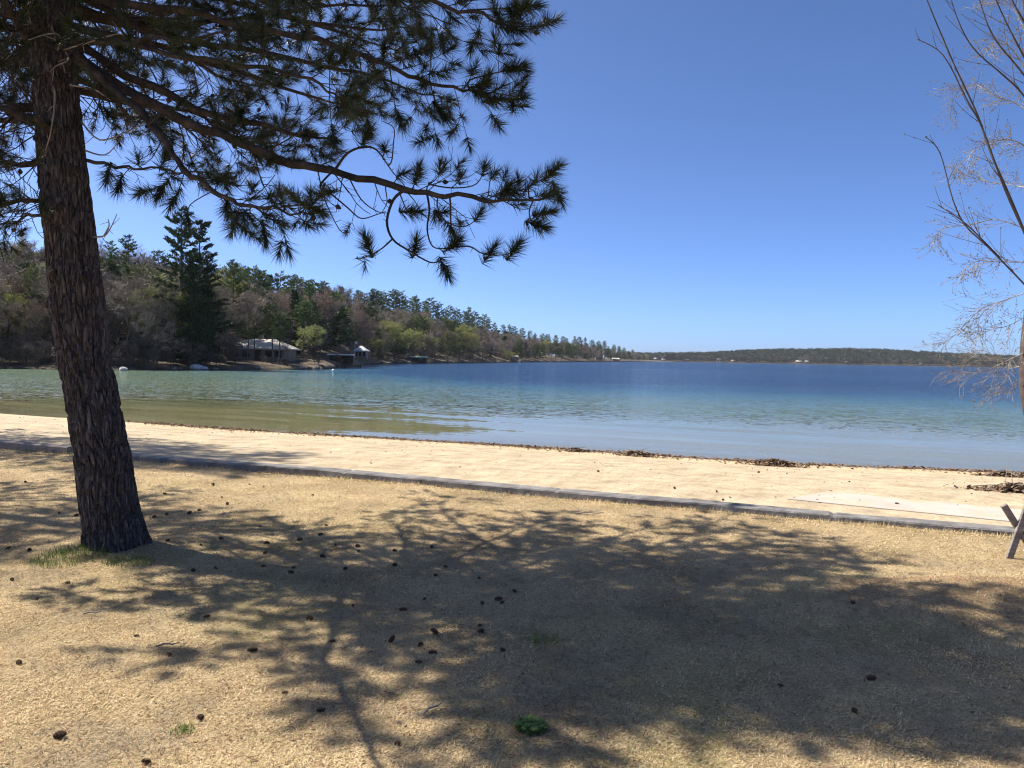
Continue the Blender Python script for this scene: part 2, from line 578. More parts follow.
kuv = [uv(p) for p in KP]
kuv = [(-60.0, 0.6), (-8.0, 0.3)] + kuv + [(60.0, kuv[-1][1])]
wat_px = [(0, 415), (100, 421), (250, 432), (400, 441), (512, 447.5), (640, 456), (780, 465.5), (900, 470), (1020, 475)]
wuv = [uv(ground(a, b, WATER)) for a, b in wat_px]
wuv = [(-200.0, wuv[0][1] + 25), (wuv[0][0] - 14, wuv[0][1] + 1.5)] + wuv + [(60.0, wuv[-1][1] + 1.5), (200.0, wuv[-1][1] + 20)]


def vk(u):
    return interp(u, kuv)


def vw(u):
    return interp(u, wuv) + 0.10 * nz3(u * 0.7, 4.1) + 0.05 * nz3(u * 2.1, 9.1)


MOUND = ground(1015, 598, 0.05)


def lawn_z(x, y):
    z = 0.035 * nz3(x * 0.5, y * 0.5, 1.7) + 0.012 * nz3(x * 2.2, y * 2.2, 5.0)
    d = math.hypot((x - MOUND.x) / 1.25, (y - MOUND.y) / 0.6)
    z += 0.13 * math.exp(-d * d * 1.4)
    dt = math.hypot(x + 3.2, y - 6.2)
    z += 0.05 * math.exp(-(dt / 0.6) ** 2)
    return z


def sand_z(u, v):
    a, b = vk(u) + 0.2, vw(u)
    t = (v - a) / (b - a)
    x, y = xy(u, v)
    if t < 1:
        z = KZ - 0.012 + (WATER - KZ) * (0.15 * t + 0.85 * t * t * (1.6 - 0.6 * t)) if t > 0 else KZ - 0.012
        z += 0.03 * sstep(t * 4) * sstep((1 - t) * 6) * (nz3(x * 0.9, y * 0.9, 2.0) + 0.5 * nz3(x * 2.5, y * 2.5, 6.0))
        z += 0.05 * math.exp(-((t - 0.955) / 0.03) ** 2)
        return z
    d = v - b
    sh = sstep((x / max(y, 5.0) + 0.42) / 0.5)          # the bay on the left stays shallow
    return WATER - BED * (0.045 * min(d, 14) + (0.010 + 0.045 * sh) * max(0, min(d - 14, 64)))


us = [-2000, -800, -400, -200, -120, -70, -45, -32, -24, -18] + [-14 + 0.22 * i for i in range(150)] + [19.5, 21, 24, 30, 45, 70, 120, 200, 500, 1500, 2000]
# lawn
vs = [0.0, 0.03] + [0.15 * i for i in range(1, 72)] + [11.5, 13, 16, 20, 30, 50, 90, 200]
rows = []
for vv in vs:
    row = []
    for u in us:
        v = vk(u) + 0.1 - vv
        x, y = xy(u, v)
        row.append((x, y, lawn_z(x, y)))
    rows.append(row)
rows.reverse()
tag(link('lawn', grid_mesh('lawn', rows, MT['lawn'])), kind='structure')
# beach and the lake bed that continues it
rows = []
for k in range(0, 46):
    row = []
    for u in us:
        a, b = vk(u) + 0.2, vw(u)
        v = a + (b - a) * k / 44.0
        x, y = xy(u, v)
        row.append((x, y, sand_z(u, v)))
    rows.append(row)
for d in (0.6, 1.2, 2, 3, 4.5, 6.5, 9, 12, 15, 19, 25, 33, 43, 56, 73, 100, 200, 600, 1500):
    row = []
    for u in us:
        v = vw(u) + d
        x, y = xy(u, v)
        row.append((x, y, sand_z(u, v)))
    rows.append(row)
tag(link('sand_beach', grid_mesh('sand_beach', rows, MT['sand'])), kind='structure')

# water: sheet with a per-vertex amount of chop (calm in the lee of the near shore)
ang = [R(-89 + 178 * i / 120) for i in range(121)]
rad = [6.0 + 0.9 * k for k in range(40)] + [45, 50, 56, 64, 74, 86, 100, 120, 145, 180, 230, 300, 420, 600, 900, 1400, 2150]
rows, chop = [], []
for r_ in rad:
    row = []
    for a in ang:
        x, y = math.sin(a) * r_, math.cos(a) * r_
        row.append((x, y, WATER))
        px = 512 + F * math.tan(max(-1.3, min(1.3, a)))
        cal = 0.5 + 0.5 * math.tanh((px - 380) / 220)      # 0 left, 1 right
        start = 23 + 13 * (1 - cal)
        c = 0.02 + 0.45 * sstep((r_ - start) / 14) + 0.53 * sstep((r_ - start - 8) / 60)
        chop.append(c)
    rows.append(row)
me = grid_mesh('lake', rows, MT['water'])
a_ = me.attributes.new('chop', 'FLOAT', 'POINT')
a_.data.foreach_set('value', np.array(chop, np.float32))
tag(link('lake_water', me), kind='structure')


def surf_z(x, y):
    u, v = uv((x, y))
    return lawn_z(x, y) if v < vk(u) else sand_z(u, v)


def on_surf(px, py):
    z = 0.0
    for _ in range(12):
        p = ground(px, py, z)
        z = surf_z(p.x, p.y)
    return Vector((p.x, p.y, z))


# ------------------------------------------------------------------ kerb
def build_kerb(pts_uv, wd, zt, zb, mm):
    b = MB()
    prof = [(0.0, zb), (0.0, zt - 0.015), (0.012, zt), (wd - 0.01, zt), (wd, zt - 0.012), (wd, zb)]
    st = []
    total = pts_uv[-1][0] - pts_uv[0][0]
    n = int(total / 0.04)
    for i in range(n + 1):
        u = pts_uv[0][0] + total * i / n
        groove = abs(((u + 0.9) % 2.95) - 1.475) < 0.02
        base = interp(u, pts_uv)
        ring = []
        for k, (dv, z) in enumerate(prof):
            x, y = xy(u, base + dv + 0.008 * nz3(u * 1.5, k * 3.3) + (0.02 * nz3(u * 7, k * 1.7) if k == 0 else 0.006 * nz3(u * 9, k)))
            ring.append((x, y, z + (0.004 * nz3(u * 2.0, 7.0 + k) if z > 0 else 0) - (0.014 if groove and z > 0 else 0)))
        st.append(ring)
    m = len(prof)
    for ring in st:
        b.v += ring
    for i in range(len(st) - 1):
        for k in range(m - 1):
            b.f.append((i * m + k, (i + 1) * m + k, (i + 1) * m + k + 1, i * m + k + 1))
    b.f.append(tuple(range(m)))
    b.f.append(tuple((len(st) - 1) * m + k for k in reversed(range(m))))
    return b


kb = build_kerb([(-1.0, vk(-1.0) + 0.02)] + [(u, v) for u, v in kuv if 0 <= u < 30] + [(22.0, kuv[-1][1])], 0.22, KZ, -0.3, MT['concrete'])
tag(kb.build('concrete_kerb', MT['concrete']), 'long grey concrete kerb with narrow joints dividing the dry lawn from the pale sand', 'kerb')
kl0, kl1 = uv(ground(-60, 437, 0.12)), uv(ground(67, 447.5, 0.12))
kb = build_kerb([kl0, kl1], 0.2, 0.13, -0.2, MT['wood'])
tag(kb.build('landscape_timber', MT['wood']), 'short weathered edging timber ending just left of the leaning pine trunk', 'timber edging')

# slab flush in the sand
cs = [on_surf(787, 499.5), on_surf(1040, 525), on_surf(1040, 512), on_surf(828, 492)]
b = MB()
nx, ny = 40, 6
g = []
for j in range(ny + 1):
    for i in range(nx + 1):
        s, t = i / nx, j / ny
        p = (cs[0] * (1 - s) + cs[1] * s) * (1 - t) + (cs[3] * (1 - s) + cs[2] * s) * t
        b.v.append((p.x, p.y, surf_z(p.x, p.y) * 0.3 + p.z * 0.7 + 0.010))
for j in range(ny):
    for i in range(nx):
        k = j * (nx + 1) + i
        b.f.append((k, k + 1, k + nx + 2, k + nx + 1))
o = b.build('concrete_slab', MT['slab'])
sm = o.modifiers.new('solid', 'SOLIDIFY')
sm.thickness = 0.08
sm.offset = -1
tag(o, 'pale flat concrete slab set flush in the beach sand beside the kerb', 'slab')

# ------------------------------------------------------------------ dry grass (countless)
def scatter_lawn(n, ymin=2.0, ymax=14.5, power=1.0):
    out = []
    while len(out) < n:
        k = n * 2
        d = ymin * (ymax / ymin) ** RNG.random(k)          # density ~ 1/d^2 per area
        x = (RNG.random(k) * 2 - 1) * (d * 0.72 + 0.9)
        dx, dy = x - KO.x, d - KO.y
        u = dx * EU.x + dy * EU.y
        v = dx * EV.x + dy * EV.y
        kv = np.interp(u, [p[0] for p in kuv], [p[1] for p in kuv])
        ok = v < kv - 0.02
        out += list(zip(x[ok], d[ok]))
    return np.array(out[:n])


NB = 460000
P2 = scatter_lawn(NB)
zz = np.array([lawn_z(x, y) for x, y in P2])
dist = P2[:, 1]
Lb = RNG.uniform(0.010, 0.028, NB) * (0.85 + 0.05 * dist)
wb = RNG.uniform(0.0008, 0.0015, NB) * (0.6 + 0.26 * dist)
az = RNG.uniform(0, 2 * np.pi, NB)
el = np.clip(RNG.normal(0.26, 0.26, NB), 0.02, 1.3)
kvn = np.array([vk(uv(p)[0]) - uv(p)[1] for p in P2])
edge = kvn < 0.16                                     # longer growth against the kerb
Lb[edge] *= 1.8
el[edge] = np.clip(el[edge] + 0.5, 0.1, 1.5)
dirv = np.stack([np.cos(az) * np.cos(el), np.sin(az) * np.cos(el), np.sin(el)], 1)
side = np.stack([-np.sin(az), np.cos(az), np.zeros(NB)], 1)
base = np.stack([P2[:, 0], P2[:, 1], zz + 0.001 + RNG.random(NB) * 0.006], 1)
V = np.empty((NB, 3, 3))
V[:, 0] = base - side * wb[:, None]
V[:, 1] = base + side * wb[:, None]
V[:, 2] = base + dirv * Lb[:, None]
straw = np.array([[0.64, 0.5, 0.29], [0.56, 0.425, 0.225], [0.72, 0.59, 0.375], [0.4, 0.285, 0.15], [0.28, 0.17, 0.09], [0.33, 0.31, 0.11]])
pr = np.array([0.34, 0.25, 0.16, 0.14, 0.05, 0.06])
ci = RNG.choice(6, NB, p=pr)
gm = np.array([nz3(x * 0.55, y * 0.55, 3.3) for x, y in P2])
greeny = (gm > 0.14) & (RNG.random(NB) < 0.32)
ci[greeny] = 5
col = straw[ci] * RNG.uniform(0.8, 1.15, NB)[:, None]
md = np.hypot((P2[:, 0] - MOUND.x) / 1.25, (P2[:, 1] - MOUND.y) / 0.6)
mul = (md < 1.0) & (RNG.random(NB) < 0.75)             # pine-straw mulch on the mound
pt = np.array([nz3(x * 1.6, y * 1.6, 8.0) + 0.6 * nz3(x * 4.5, y * 4.5, 2.0) + 0.35 * nz3(x * 13, y * 13, 4.0) for x, y in P2])
col *= np.clip(1.02 + 0.5 * pt, 0.45, 1.22)[:, None]
grey = np.clip(pt * -0.5, 0, 0.4)[:, None]
col = col * (1 - grey) + col.mean(1, keepdims=True) * grey
col[mul] = np.array([0.33, 0.205, 0.125]) * RNG.uniform(0.7, 1.25, mul.sum())[:, None]
me = np_mesh('dry_grass', V.reshape(-1, 3), np.arange(NB * 3).reshape(-1, 3), MT['grass'], np.repeat(col, 3, 0))
# fallen pine needles and bark crumbs (countless), thickest under the crown
NF = 26000
Pf = scatter_lawn(NF)
wgt = np.array([0.35 + 0.65 * math.exp(-((x + 1.5) ** 2 + (y - 6.5) ** 2) / 14) + 0.5 * nz3(x * 0.8, y * 0.8, 6.0) for x, y in Pf])
Pf = Pf[RNG.random(NF) < wgt]
NF = len(Pf)
az = RNG.uniform(0, 2 * np.pi, NF)
ln = RNG.uniform(0.025, 0.06, NF)
wd = RNG.uniform(0.0009, 0.0016, NF) * (0.6 + 0.25 * Pf[:, 1])
chip = RNG.random(NF) < 0.16
ln[chip] = RNG.uniform(0.008, 0.02, chip.sum())
wd[chip] = RNG.uniform(0.004, 0.009, chip.sum())
dv = np.stack([np.cos(az), np.sin(az), RNG.uniform(-.05, .25, NF)], 1)
sd = np.stack([-np.sin(az), np.cos(az), np.zeros(NF)], 1)
bs = np.stack([Pf[:, 0], Pf[:, 1], np.array([lawn_z(x, y) for x, y in Pf]) + RNG.uniform(.008, .02, NF)], 1)
V = np.empty((NF, 3, 3))
V[:, 0] = bs - sd * wd[:, None]
V[:, 1] = bs + sd * wd[:, None]
V[:, 2] = bs + dv * ln[:, None]
cl = np.array([[0.26, 0.14, 0.075], [0.16, 0.085, 0.05], [0.36, 0.22, 0.12], [0.09, 0.055, 0.04]])[RNG.choice(4, NF, p=[.4, .25, .2, .15])] * RNG.uniform(.7, 1.2, NF)[:, None]
tag(link('needle_litter', np_mesh('needle_litter', V.reshape(-1, 3), np.arange(NF * 3).reshape(-1, 3), MT['grass'], np.repeat(cl, 3, 0))),
    'brown fallen pine needles and bark crumbs strewn over the dry grass', 'needle litter', kind='stuff')
tag(link('dry_grass', me), 'short matted straw coloured grass covering the lawn', 'grass', kind='stuff')

# leaf litter along the water's edge (countless)
NL = 13000
Vl = np.empty((NL, 4, 3))
for i in range(NL):
    if i < NL * 0.9:
        u = rnd(-12, 17)
        dens = 0.5 + 0.9 * nz3(u * 0.55, 2.2)
        while random.random() > dens:
            u = rnd(-12, 17)
            dens = 0.5 + 0.9 * nz3(u * 0.55, 2.2)
        v = vw(u) - abs(random.gauss(0.0, 0.26)) - 0.08
    else:
        u = rnd(-12, 17)
        v = vk(u) + 0.5 + random.random() * (vw(u) - vk(u) - 0.6)
    x, y = xy(u, v)
    z = sand_z(u, v) + 0.008 + random.random() * 0.03
    s = rnd(0.012, 0.05) if i < NL * .9 else rnd(.006, .022)
    a = rnd(0, 6.28)
    for k in range(4):
        an = a + k * math.pi / 2
        q = s * (1.0 if k % 2 else 0.45)
        Vl[i, k] = (x + math.cos(an) * q, y + math.sin(an) * q, z + rnd(-0.3, 0.9) * s)
T = np.arange(NL)[:, None] * 4
T = np.concatenate([T + [0, 1, 2], T + [0, 2, 3]], 0)
tag(link('leaf_litter', np_mesh('leaf_litter', Vl.reshape(-1, 3), T, MT['litter'])), 'brown dead leaves and bark bits scattered along the water line',
    'leaf litter', kind='stuff')


# heaps of leaves and sticks
def heap(px, py, w, h, label):
    c = on_surf(px, py)
    rt_ = empty('debris_heap', c, label, 'debris heap', 'heaps of leaves washed up on the sand')
    mb, sb = MB(), MB()
    for i in range(int(420 * w)):
        an, rr = rnd(0, 6.28), abs(random.gauss(0, 0.42))
        q = EU * (math.cos(an) * rr * w) + EV * (math.sin(an) * rr * w * 0.35)
        hz = h * math.exp(-rr * rr * 3.2) * random.random() ** 0.5
        z = surf_z(c.x + q.x, c.y + q.y) - c.z
        p = Vector((q.x, q.y, max(0.004, z + hz + 0.006)))
        s = rnd(0.02, 0.06)
        d1 = Vector((rnd(-1, 1), rnd(-1, 1), rnd(-.5, .5))).normalized() * s
        d2 = d1.cross(Vector((rnd(-1, 1), rnd(-1, 1), 1))).normalized() * s * 0.6
        mb.quad(p - d1, p - d2, p + d1, p + d2)
    core = MB()
    nA = 14
    for k in range(5):
        t = k / 4
        for j in range(nA):
            a = 2 * math.pi * j / nA
            rr = (1 - t) * 0.62 * (1 + 0.25 * nz3(a, px * 0.1))
            q = EU * (math.cos(a) * rr * w) + EV * (math.sin(a) * rr * w * 0.35)
            mb_z = surf_z(c.x + q.x, c.y + q.y) - c.z
            core.v.append((q.x, q.y, mb_z - 0.02 + h * 0.62 * sstep(t * 1.1)))
    for k in range(4):
        for j in range(nA):
            core.f.append((k * nA + j, k * nA + (j + 1) % nA, (k + 1) * nA + (j + 1) % nA, (k + 1) * nA + j))
    i0 = len(mb.v)
    mb.v += core.v
    mb.f += [tuple(i0 + q for q in f) for f in core.f]
    mb.build('leaves', MT['litter'], rt_)
    for i in range(int(9 * w) + 3):
        an, rr = rnd(0, 6.28), rnd(0, 0.45)
        p = EU * (math.cos(an) * rr * w) + EV * (math.sin(an) * rr * w * 0.3) + Vector((0, 0, h * 0.7 * math.exp(-rr * rr * 3) + 0.02))
        d = (EU * rnd(-1, 1) + EV * rnd(-.6, .6) + Vector((0, 0, rnd(-.12, .3)))).normalized() * rnd(0.1, 0.3)
        sb.tube([p - d, p + d * 0.1 + Vector((0, 0, 0.015)), p + d], [0.007, 0.006, 0.003], 5)
    sb.build('sticks', MT['deadwood'], rt_)


heap(577, 451.5, 0.55, 0.07, 'low brown heap of wet leaves, the farthest left on the water line')
heap(638, 456, 0.75, 0.11, 'brown heap of leaves and sticks at the water line left of the largest heap')
heap(774, 466, 1.0, 0.14, 'largest brown heap of leaves and sticks at the water line')
heap(1004, 476.5, 0.8, 0.09, 'brown heap of leaves at the water line near the birch trunk')
heap(1018, 492, 0.9, 0.1, 'dark brown heap of sticks on dry sand above the sawbuck')

# ------------------------------------------------------------------ pine cones
b = MB()
ns = 8
for k in range(7):
    t = k / 6
    r_ = 0.012 * math.sin(math.pi * (0.12 + 0.8 * t))
    for j in range(ns):
        a = 2 * math.pi * j / ns
        b.v.append((math.cos(a) * r_, math.sin(a) * r_, t * 0.05))
for k in range(6):
    for j in range(ns):
        b.f.append((k * ns + j, k * ns + (j + 1) % ns, (k + 1) * ns + (j + 1) % ns, (k + 1) * ns + j))
for i in range(64):
    t = i / 63
    a = i * 2.39996
    r1 = 0.010 * math.sin(math.pi * (0.12 + 0.8 * t))
    r2 = 0.023 * (math.sin(math.pi * (0.16 + 0.74 * t)) ** 0.8)
    z = t * 0.05
    z2 = z + 0.010 - 0.012 * (1 - t)
    dv = Vector((math.cos(a), math.sin(a), 0))
    sv = Vector((-math.sin(a), math.cos(a), 0))
    p0 = dv * r1 + Vector((0, 0, z))
    p1 = dv * r2 + Vector((0, 0, z2))
    w_ = 0.0075
    th = Vector((0, 0, 0.003))
    b.quad(p0 - sv * w_ * .5, p0 + sv * w_ * .5, p1 + sv * w_, p1 - sv * w_)
    b.quad(p1 - sv * w_, p1 + sv * w_, p1 + sv * w_ * .8 - th, p1 - sv * w_ * .8 - th)
cone_me = b.mesh('pine_cone', MT['cone'])
CG = 'pine cones lying on the lawn'


def cone(px, py, label, group=CG, s=1.0):
    p = on_surf(px, py)
    o = link('pine_cone', cone_me)
    s *= rnd(0.38, 0.7)
    tilt = rnd(1.2, 1.75)
    o.rotation_euler = (tilt, rnd(-.3, .3), rnd(0, 6.28))
    o.scale = (s, s, s * rnd(1.0, 1.3))
    o.location = p + Vector((0, 0, 0.014 * s))
    tag(o, label, 'pine cone', group)


for px, py, lb in [(20, 665, 'dark pine cone on sunlit straw at the left picture edge'),
                   (204, 618, 'dark pine cone at the edge of the oval shadow patch below the trunk'),
                   (134, 637, 'pine cone on sunlit grass left of the small fallen stick'),
                   (168, 655, 'small brown pine cone lying under the fallen stick'),
                   (36, 599, 'pine cone in the shadow at far left beneath the trunk'),
                   (198, 719, 'pine cone beside the small green grass sprig'),
                   (55, 738, 'open brown pine cone on bright grass in the lower left corner'),
                   (150, 763, 'pine cone nearest the camera at the lower left'),
                   (317, 712, 'pine cone on the lit grass left of the thin branch shadow'),
                   (395, 745, 'pine cone on the lit grass right of the thin branch shadow'),
                   (287, 693, 'pine cone between two round shadow tufts on the lawn'),
                   (248, 652, 'reddish pine cone on lit grass above the double shadow tuft'),
                   (867, 680, 'broken brown pine cone in a sunny gap of the big shade'),
                   (783, 687, 'dark pine cone on the near edge of the big shade'),
                   (856, 714, 'pine cone in the striped shade at the lower right'),
                   (854, 604, 'dark cluster of pine cone scales in the deep shade toward the right')]:
    cone(px, py, lb)
for i in range(24):
    cone(rnd(155, 330), rnd(484, 575), 'small dark pine cone in the dappled light right of the leaning trunk')
for i in range(30):
    cone(rnd(290, 520), rnd(520, 665), 'small dark pine cone in the left half of the big tree shadow')
for i in range(8):
    cone(rnd(5, 85), rnd(480, 590), 'small dark pine cone left of the leaning trunk')
for px, py in [(599, 472), (675, 489), (717, 492), (758, 473), (767, 470), (723, 500), (787, 474), (899, 505), (850, 482), (430, 455), (234, 431)]:
    cone(px, py, 'dark pine cone lying on the pale beach sand', 'pine cones on the beach sand', 1.0)


# fallen sticks
def stick(px, py, az_, ln, label):
    p = on_surf(px, py)
    b = MB()
    d = Vector((math.cos(az_), math.sin(az_), 0)) * ln
    q = Vector((-d.y, d.x, 0)) * 0.12
    b.tube([-d * 0.5 + Vector((0, 0, .004)), -d * 0.15 + q * 0.5 + Vector((0, 0, .012)), d * 0.2 - q * .3 + Vector((0, 0, .008)), d * 0.5 + Vector((0, 0, .014))],
           [0.006, 0.005, 0.0045, 0.002], 6)
    b.tube([d * 0.0 + Vector((0, 0, .01)), d * 0.18 + q * 2 + Vector((0, 0, .016))], [0.0035, 0.0015], 5)
    o = b.build('fallen_stick', MT['deadwood'], None, True)
    o.location = p + Vector((0, 0, 0.012))
    tag(o, label, 'stick', 'sticks fallen on the lawn')


stick(168, 648, 0.35, 0.12, 'pale forked stick on sunlit straw below the trunk')
stick(433, 712, 1.0, 0.14, 'thin pale stick standing out on lit grass near the picture bottom')
stick(92, 616, 0.2, 0.1, 'whitish stick lying at the edge of shade under the trunk')
stick(226, 516, 2.2, 0.22, 'slim twig on lit grass right of the trunk')
stick(590, 515, 0.1, 0.3, 'broken grey twig just in front of the kerb')


# green tufts
def tuft_grass(px, py, w, dep, n, hgt, label, leafy=False):
    c = on_surf(px, py)
    b = MB()
    for i in range(n):
        a, rr = rnd(0, 6.28), math.sqrt(random.random())
        x, y = math.cos(a) * rr * w, math.sin(a) * rr * dep
        z = surf_z(c.x + x, c.y + y) - c.z
        p = Vector((x, y, z))
        a2 = rnd(0, 6.28)
        if leafy and i % 3:
            s = rnd(0.006, 0.013)
            q = p + Vector((0, 0, rnd(0.01, hgt)))
            d1 = Vector((math.cos(a2), math.sin(a2), rnd(-.3, .5))) * s
            d2 = Vector((-math.sin(a2), math.cos(a2), rnd(-.3, .5))) * s * .8
            b.quad(q - d1, q - d2, q + d1, q + d2)
        else:
            l = hgt * rnd(.5, 1.3)
            d = Vector((math.cos(a2) * rnd(.1, .8), math.sin(a2) * rnd(.1, .8), 1)).normalized() * l
            sd = Vector((-math.sin(a2), math.cos(a2), 0)) * 0.0022
            b.tri(p - sd, p + sd, p + d)
    o = b.build('grass_tuft', MT['greenblade'])
    o.location = c
    tag(o, label, 'grass tuft', 'green tufts in the dry lawn')


tuft_grass(531, 729, 0.07, 0.06, 420, 0.03, 'bright green leafy weed clump on lit grass at bottom centre', True)
tuft_grass(182, 732, 0.05, 0.05, 90, 0.035, 'small green grass sprig beside a pine cone at lower left')
tuft_grass(72, 556, 0.28, 0.3, 800, 0.06, 'wide green grass tuft at the foot of the leaning pine trunk')
tuft_grass(128, 562, 0.2, 0.12, 300, 0.05, 'green grass fringe hugging the front of the leaning trunk base')
tuft_grass(545, 640, 0.1, 0.08, 140, 0.03, 'dull green grass patch in the middle of the big shade')


# ------------------------------------------------------------------ pines near the camera
class Needles:
    def __init__(self):
        self.c, self.d, self.n, self.l = [], [], [], []
        self.w = 0.0024

    def tuft(self, c, d, n=64, L=0.135):
        self.c.append(tuple(c))
        self.d.append(tuple(Vector(d).normalized()))
        self.n.append(n)
        self.l.append(L)

    def mesh(self, name, origin):
        V = []
        for c, d, n, L in zip(self.c, self.d, self.n, self.l):
            c = np.array(c) - np.array(origin)
            d = np.array(d)
            t = np.cross(d, [0.31, 0.77, 0.55])
            t /= np.linalg.norm(t)
            s = np.cross(d, t)
            ph = RNG.uniform(0, 2 * np.pi, n)
            k = RNG.random(n)                              # 0 tip .. 1 back along the twig
            a = np.radians(10 + 62 * k ** 0.7 + RNG.normal(0, 9, n))
            dv = d * np.cos(a)[:, None] + (t * np.cos(ph)[:, None] + s * np.sin(ph)[:, None]) * np.sin(a)[:, None]
            dv[:, 2] -= 0.03
            base = c - d * (k * 0.085)[:, None]
            ln = L * RNG.uniform(0.72, 1.1, n)
            w = np.cross(dv, RNG.normal(size=(n, 3)))
            w /= np.linalg.norm(w, axis=1)[:, None]
            w *= self.w
            T = np.empty((n, 3, 3))
            T[:, 0] = base - w
            T[:, 1] = base + w
            T[:, 2] = base + dv * ln[:, None]
            V.append(T)
        V = np.concatenate(V).reshape(-1, 3)
        return np_mesh(name, V, np.arange(len(V)).reshape(-1, 3), MT['needle'])


def smooth_path(pts, sub=4):
    pts = [Vector(p) for p in pts]
    out = []
    n = len(pts)
    for i in range(n - 1):
        p0, p1, p2, p3 = pts[max(i - 1, 0)], pts[i], pts[i + 1], pts[min(i + 2, n - 1)]
        for k in range(sub):
            t = k / sub
            out.append(0.5 * ((2 * p1) + (p2 - p0) * t + (2 * p0 - 5 * p1 + 4 * p2 - p3) * t * t + (3 * p1 - p0 - 3 * p2 + p3) * t ** 3))
    out.append(pts[-1])
    return out


def twig(mb, nd, p, d, L, r, lvl, leaf, dens=64, nl=0.122):
    """a crooked side twig; leaf = chance that an end carries a needle tuft"""
    n = max(3, int(L / 0.09))
    pts, dirs = [Vector(p)], []
    d = Vector(d).normalized()
    for i in range(n):
        t = i / n
        d = (d + Vector((rnd(-1, 1), rnd(-1, 1), rnd(-1, 1))) * 0.16 + Vector((0, 0, -0.08 if t < 0.5 else 0.26))).normalized()
        pts.append(pts[-1] + d * (L / n))
        dirs.append(d.copy())
    mb.tube(pts, [r + (0.0022 - r) * (i / n) for i in range(n + 1)], 4, False)
    for i in range(1, n):
        if lvl > 0 and random.random() < 0.62:
            sd = dirs[i].cross(Vector((rnd(-1, 1), rnd(-1, 1), rnd(-1, 1)))).normalized()
            twig(mb, nd, pts[i], dirs[i] * 0.7 + sd * 0.75, L * rnd(0.3, 0.6), r * 0.6, lvl - 1, leaf, dens, nl)
    if random.random() < leaf:
        nd.tuft(pts[-1] + dirs[-1] * 0.03, dirs[-1], int(dens * rnd(0.75, 1.25)), nl * rnd(0.78, 1.0))
        if random.random() < 0.35:
            nd.tuft(pts[-2], dirs[-1], int(dens * 0.6), nl)
    elif random.random() < 0.06:                           # an old cone on a bare end
        q = pts[-1]
        mb.tube([q, q + d * 0.018, q + d * 0.045], [0.008, 0.02, 0.006], 6)


def bough(tree, path, radii, bare, n_tw, tw_len, leaf=0.85, dens=88, explicit=(), lvl=1, tip=True, droop=0.0, nw=0.0024):
    """path of world points; 'bare' = share of the length without needles; explicit = [(points, r, tufted)]"""
    org = tree.location
    mb, nd = MB(), Needles()
    nd.w = nw
    pts = smooth_path(path, 5)
    if isinstance(radii, tuple):
        rr = [radii[0] + (radii[1] - radii[0]) * (i / (len(pts) - 1)) ** 0.8 for i in range(len(pts))]
    else:
        xs = np.linspace(0, 1, len(radii))
        rr = [float(np.interp(i / (len(pts) - 1), xs, radii)) for i in range(len(pts))]
    sdn = random.random() * 40
    rr = [q * (1 + 0.22 * nz3(i * 0.9, sdn, 2)) for i, q in enumerate(rr)]
    jit = [Vector((nz3(i * 0.45, sdn, 1), nz3(i * 0.45, sdn, 5), nz3(i * 0.45, sdn, 9))) * 0.05 for i in range(len(pts))]
    pts = [p + j * min(1, i / 4) for i, (p, j) in enumerate(zip(pts, jit))]
    mb.tube(pts, rr, 9)
    n = len(pts)
    for k in range(n_tw):
        t = 0.08 + 0.92 * (k + random.random()) / n_tw
        i = min(n - 2, int(t * (n - 1)))
        tn = (pts[i + 1] - pts[i]).normalized()
        sd = tn.cross(Vector((rnd(-1, 1), rnd(-1, 1), rnd(-1, 1)))).normalized()
        sd.z *= 0.75
        isbare = t < bare
        L = tw_len * rnd(0.45, 1.15) * (1.1 - 0.6 * t if not isbare else 0.9)
        twig(mb, nd, pts[i], tn * rnd(0.3, 1.0) + sd * 0.9 + Vector((0, 0, -droop)), L, max(0.0038, rr[i] * 0.22), lvl + (1 if isbare else 0),
             0.1 if isbare else leaf, dens)
    joined = list(pts)
    for (ep, er, tf) in explicit:
        near = min(joined, key=lambda q: (q - ep[0]).length)
        if (near - ep[0]).length > 0.008:
            ep = [near] + list(ep)
        sp = smooth_path(ep, 4)
        joined += sp
        mb.tube(sp, [er + (0.0028 - er) * i / (len(sp) - 1) for i in range(len(sp))], 5, False)
        for q in range(2, len(sp) - 2, 3):                 # short spurs left by shed needles
            dd = (sp[q + 1] - sp[q]).normalized().cross(Vector((rnd(-1, 1), rnd(-1, 1), rnd(-1, 1)))).normalized()
            mb.tube([sp[q], sp[q] + dd * rnd(.02, .05)], [0.003, 0.0015], 4, False)
        if tf:
            d = (sp[-1] - sp[-2]).normalized()
            nd.tuft(sp[-1], d, int(115 * tf), 0.122)
            if tf > 1.1:
                nd.tuft(sp[-1] - d * 0.07, d, int(85 * tf), 0.122)
    if tip:
        d = (pts[-1] - pts[-3]).normalized()
        nd.tuft(pts[-1] + d * 0.03, d, 80, 0.14)
    bo = mb.shift(org).build('bough', MT['branch'], tree, True)
    if nd.c:
        link('needles', nd.mesh('needles', org), None, bo)
    return bo


TY = 6.2
base = on_surf(117, 554)
pine = empty('pine_tree', (at(117.5, 553, TY).x, TY, 0.0), 'large leaning pine with rough furrowed bark and dark needle tufts standing on the lawn', 'tree')
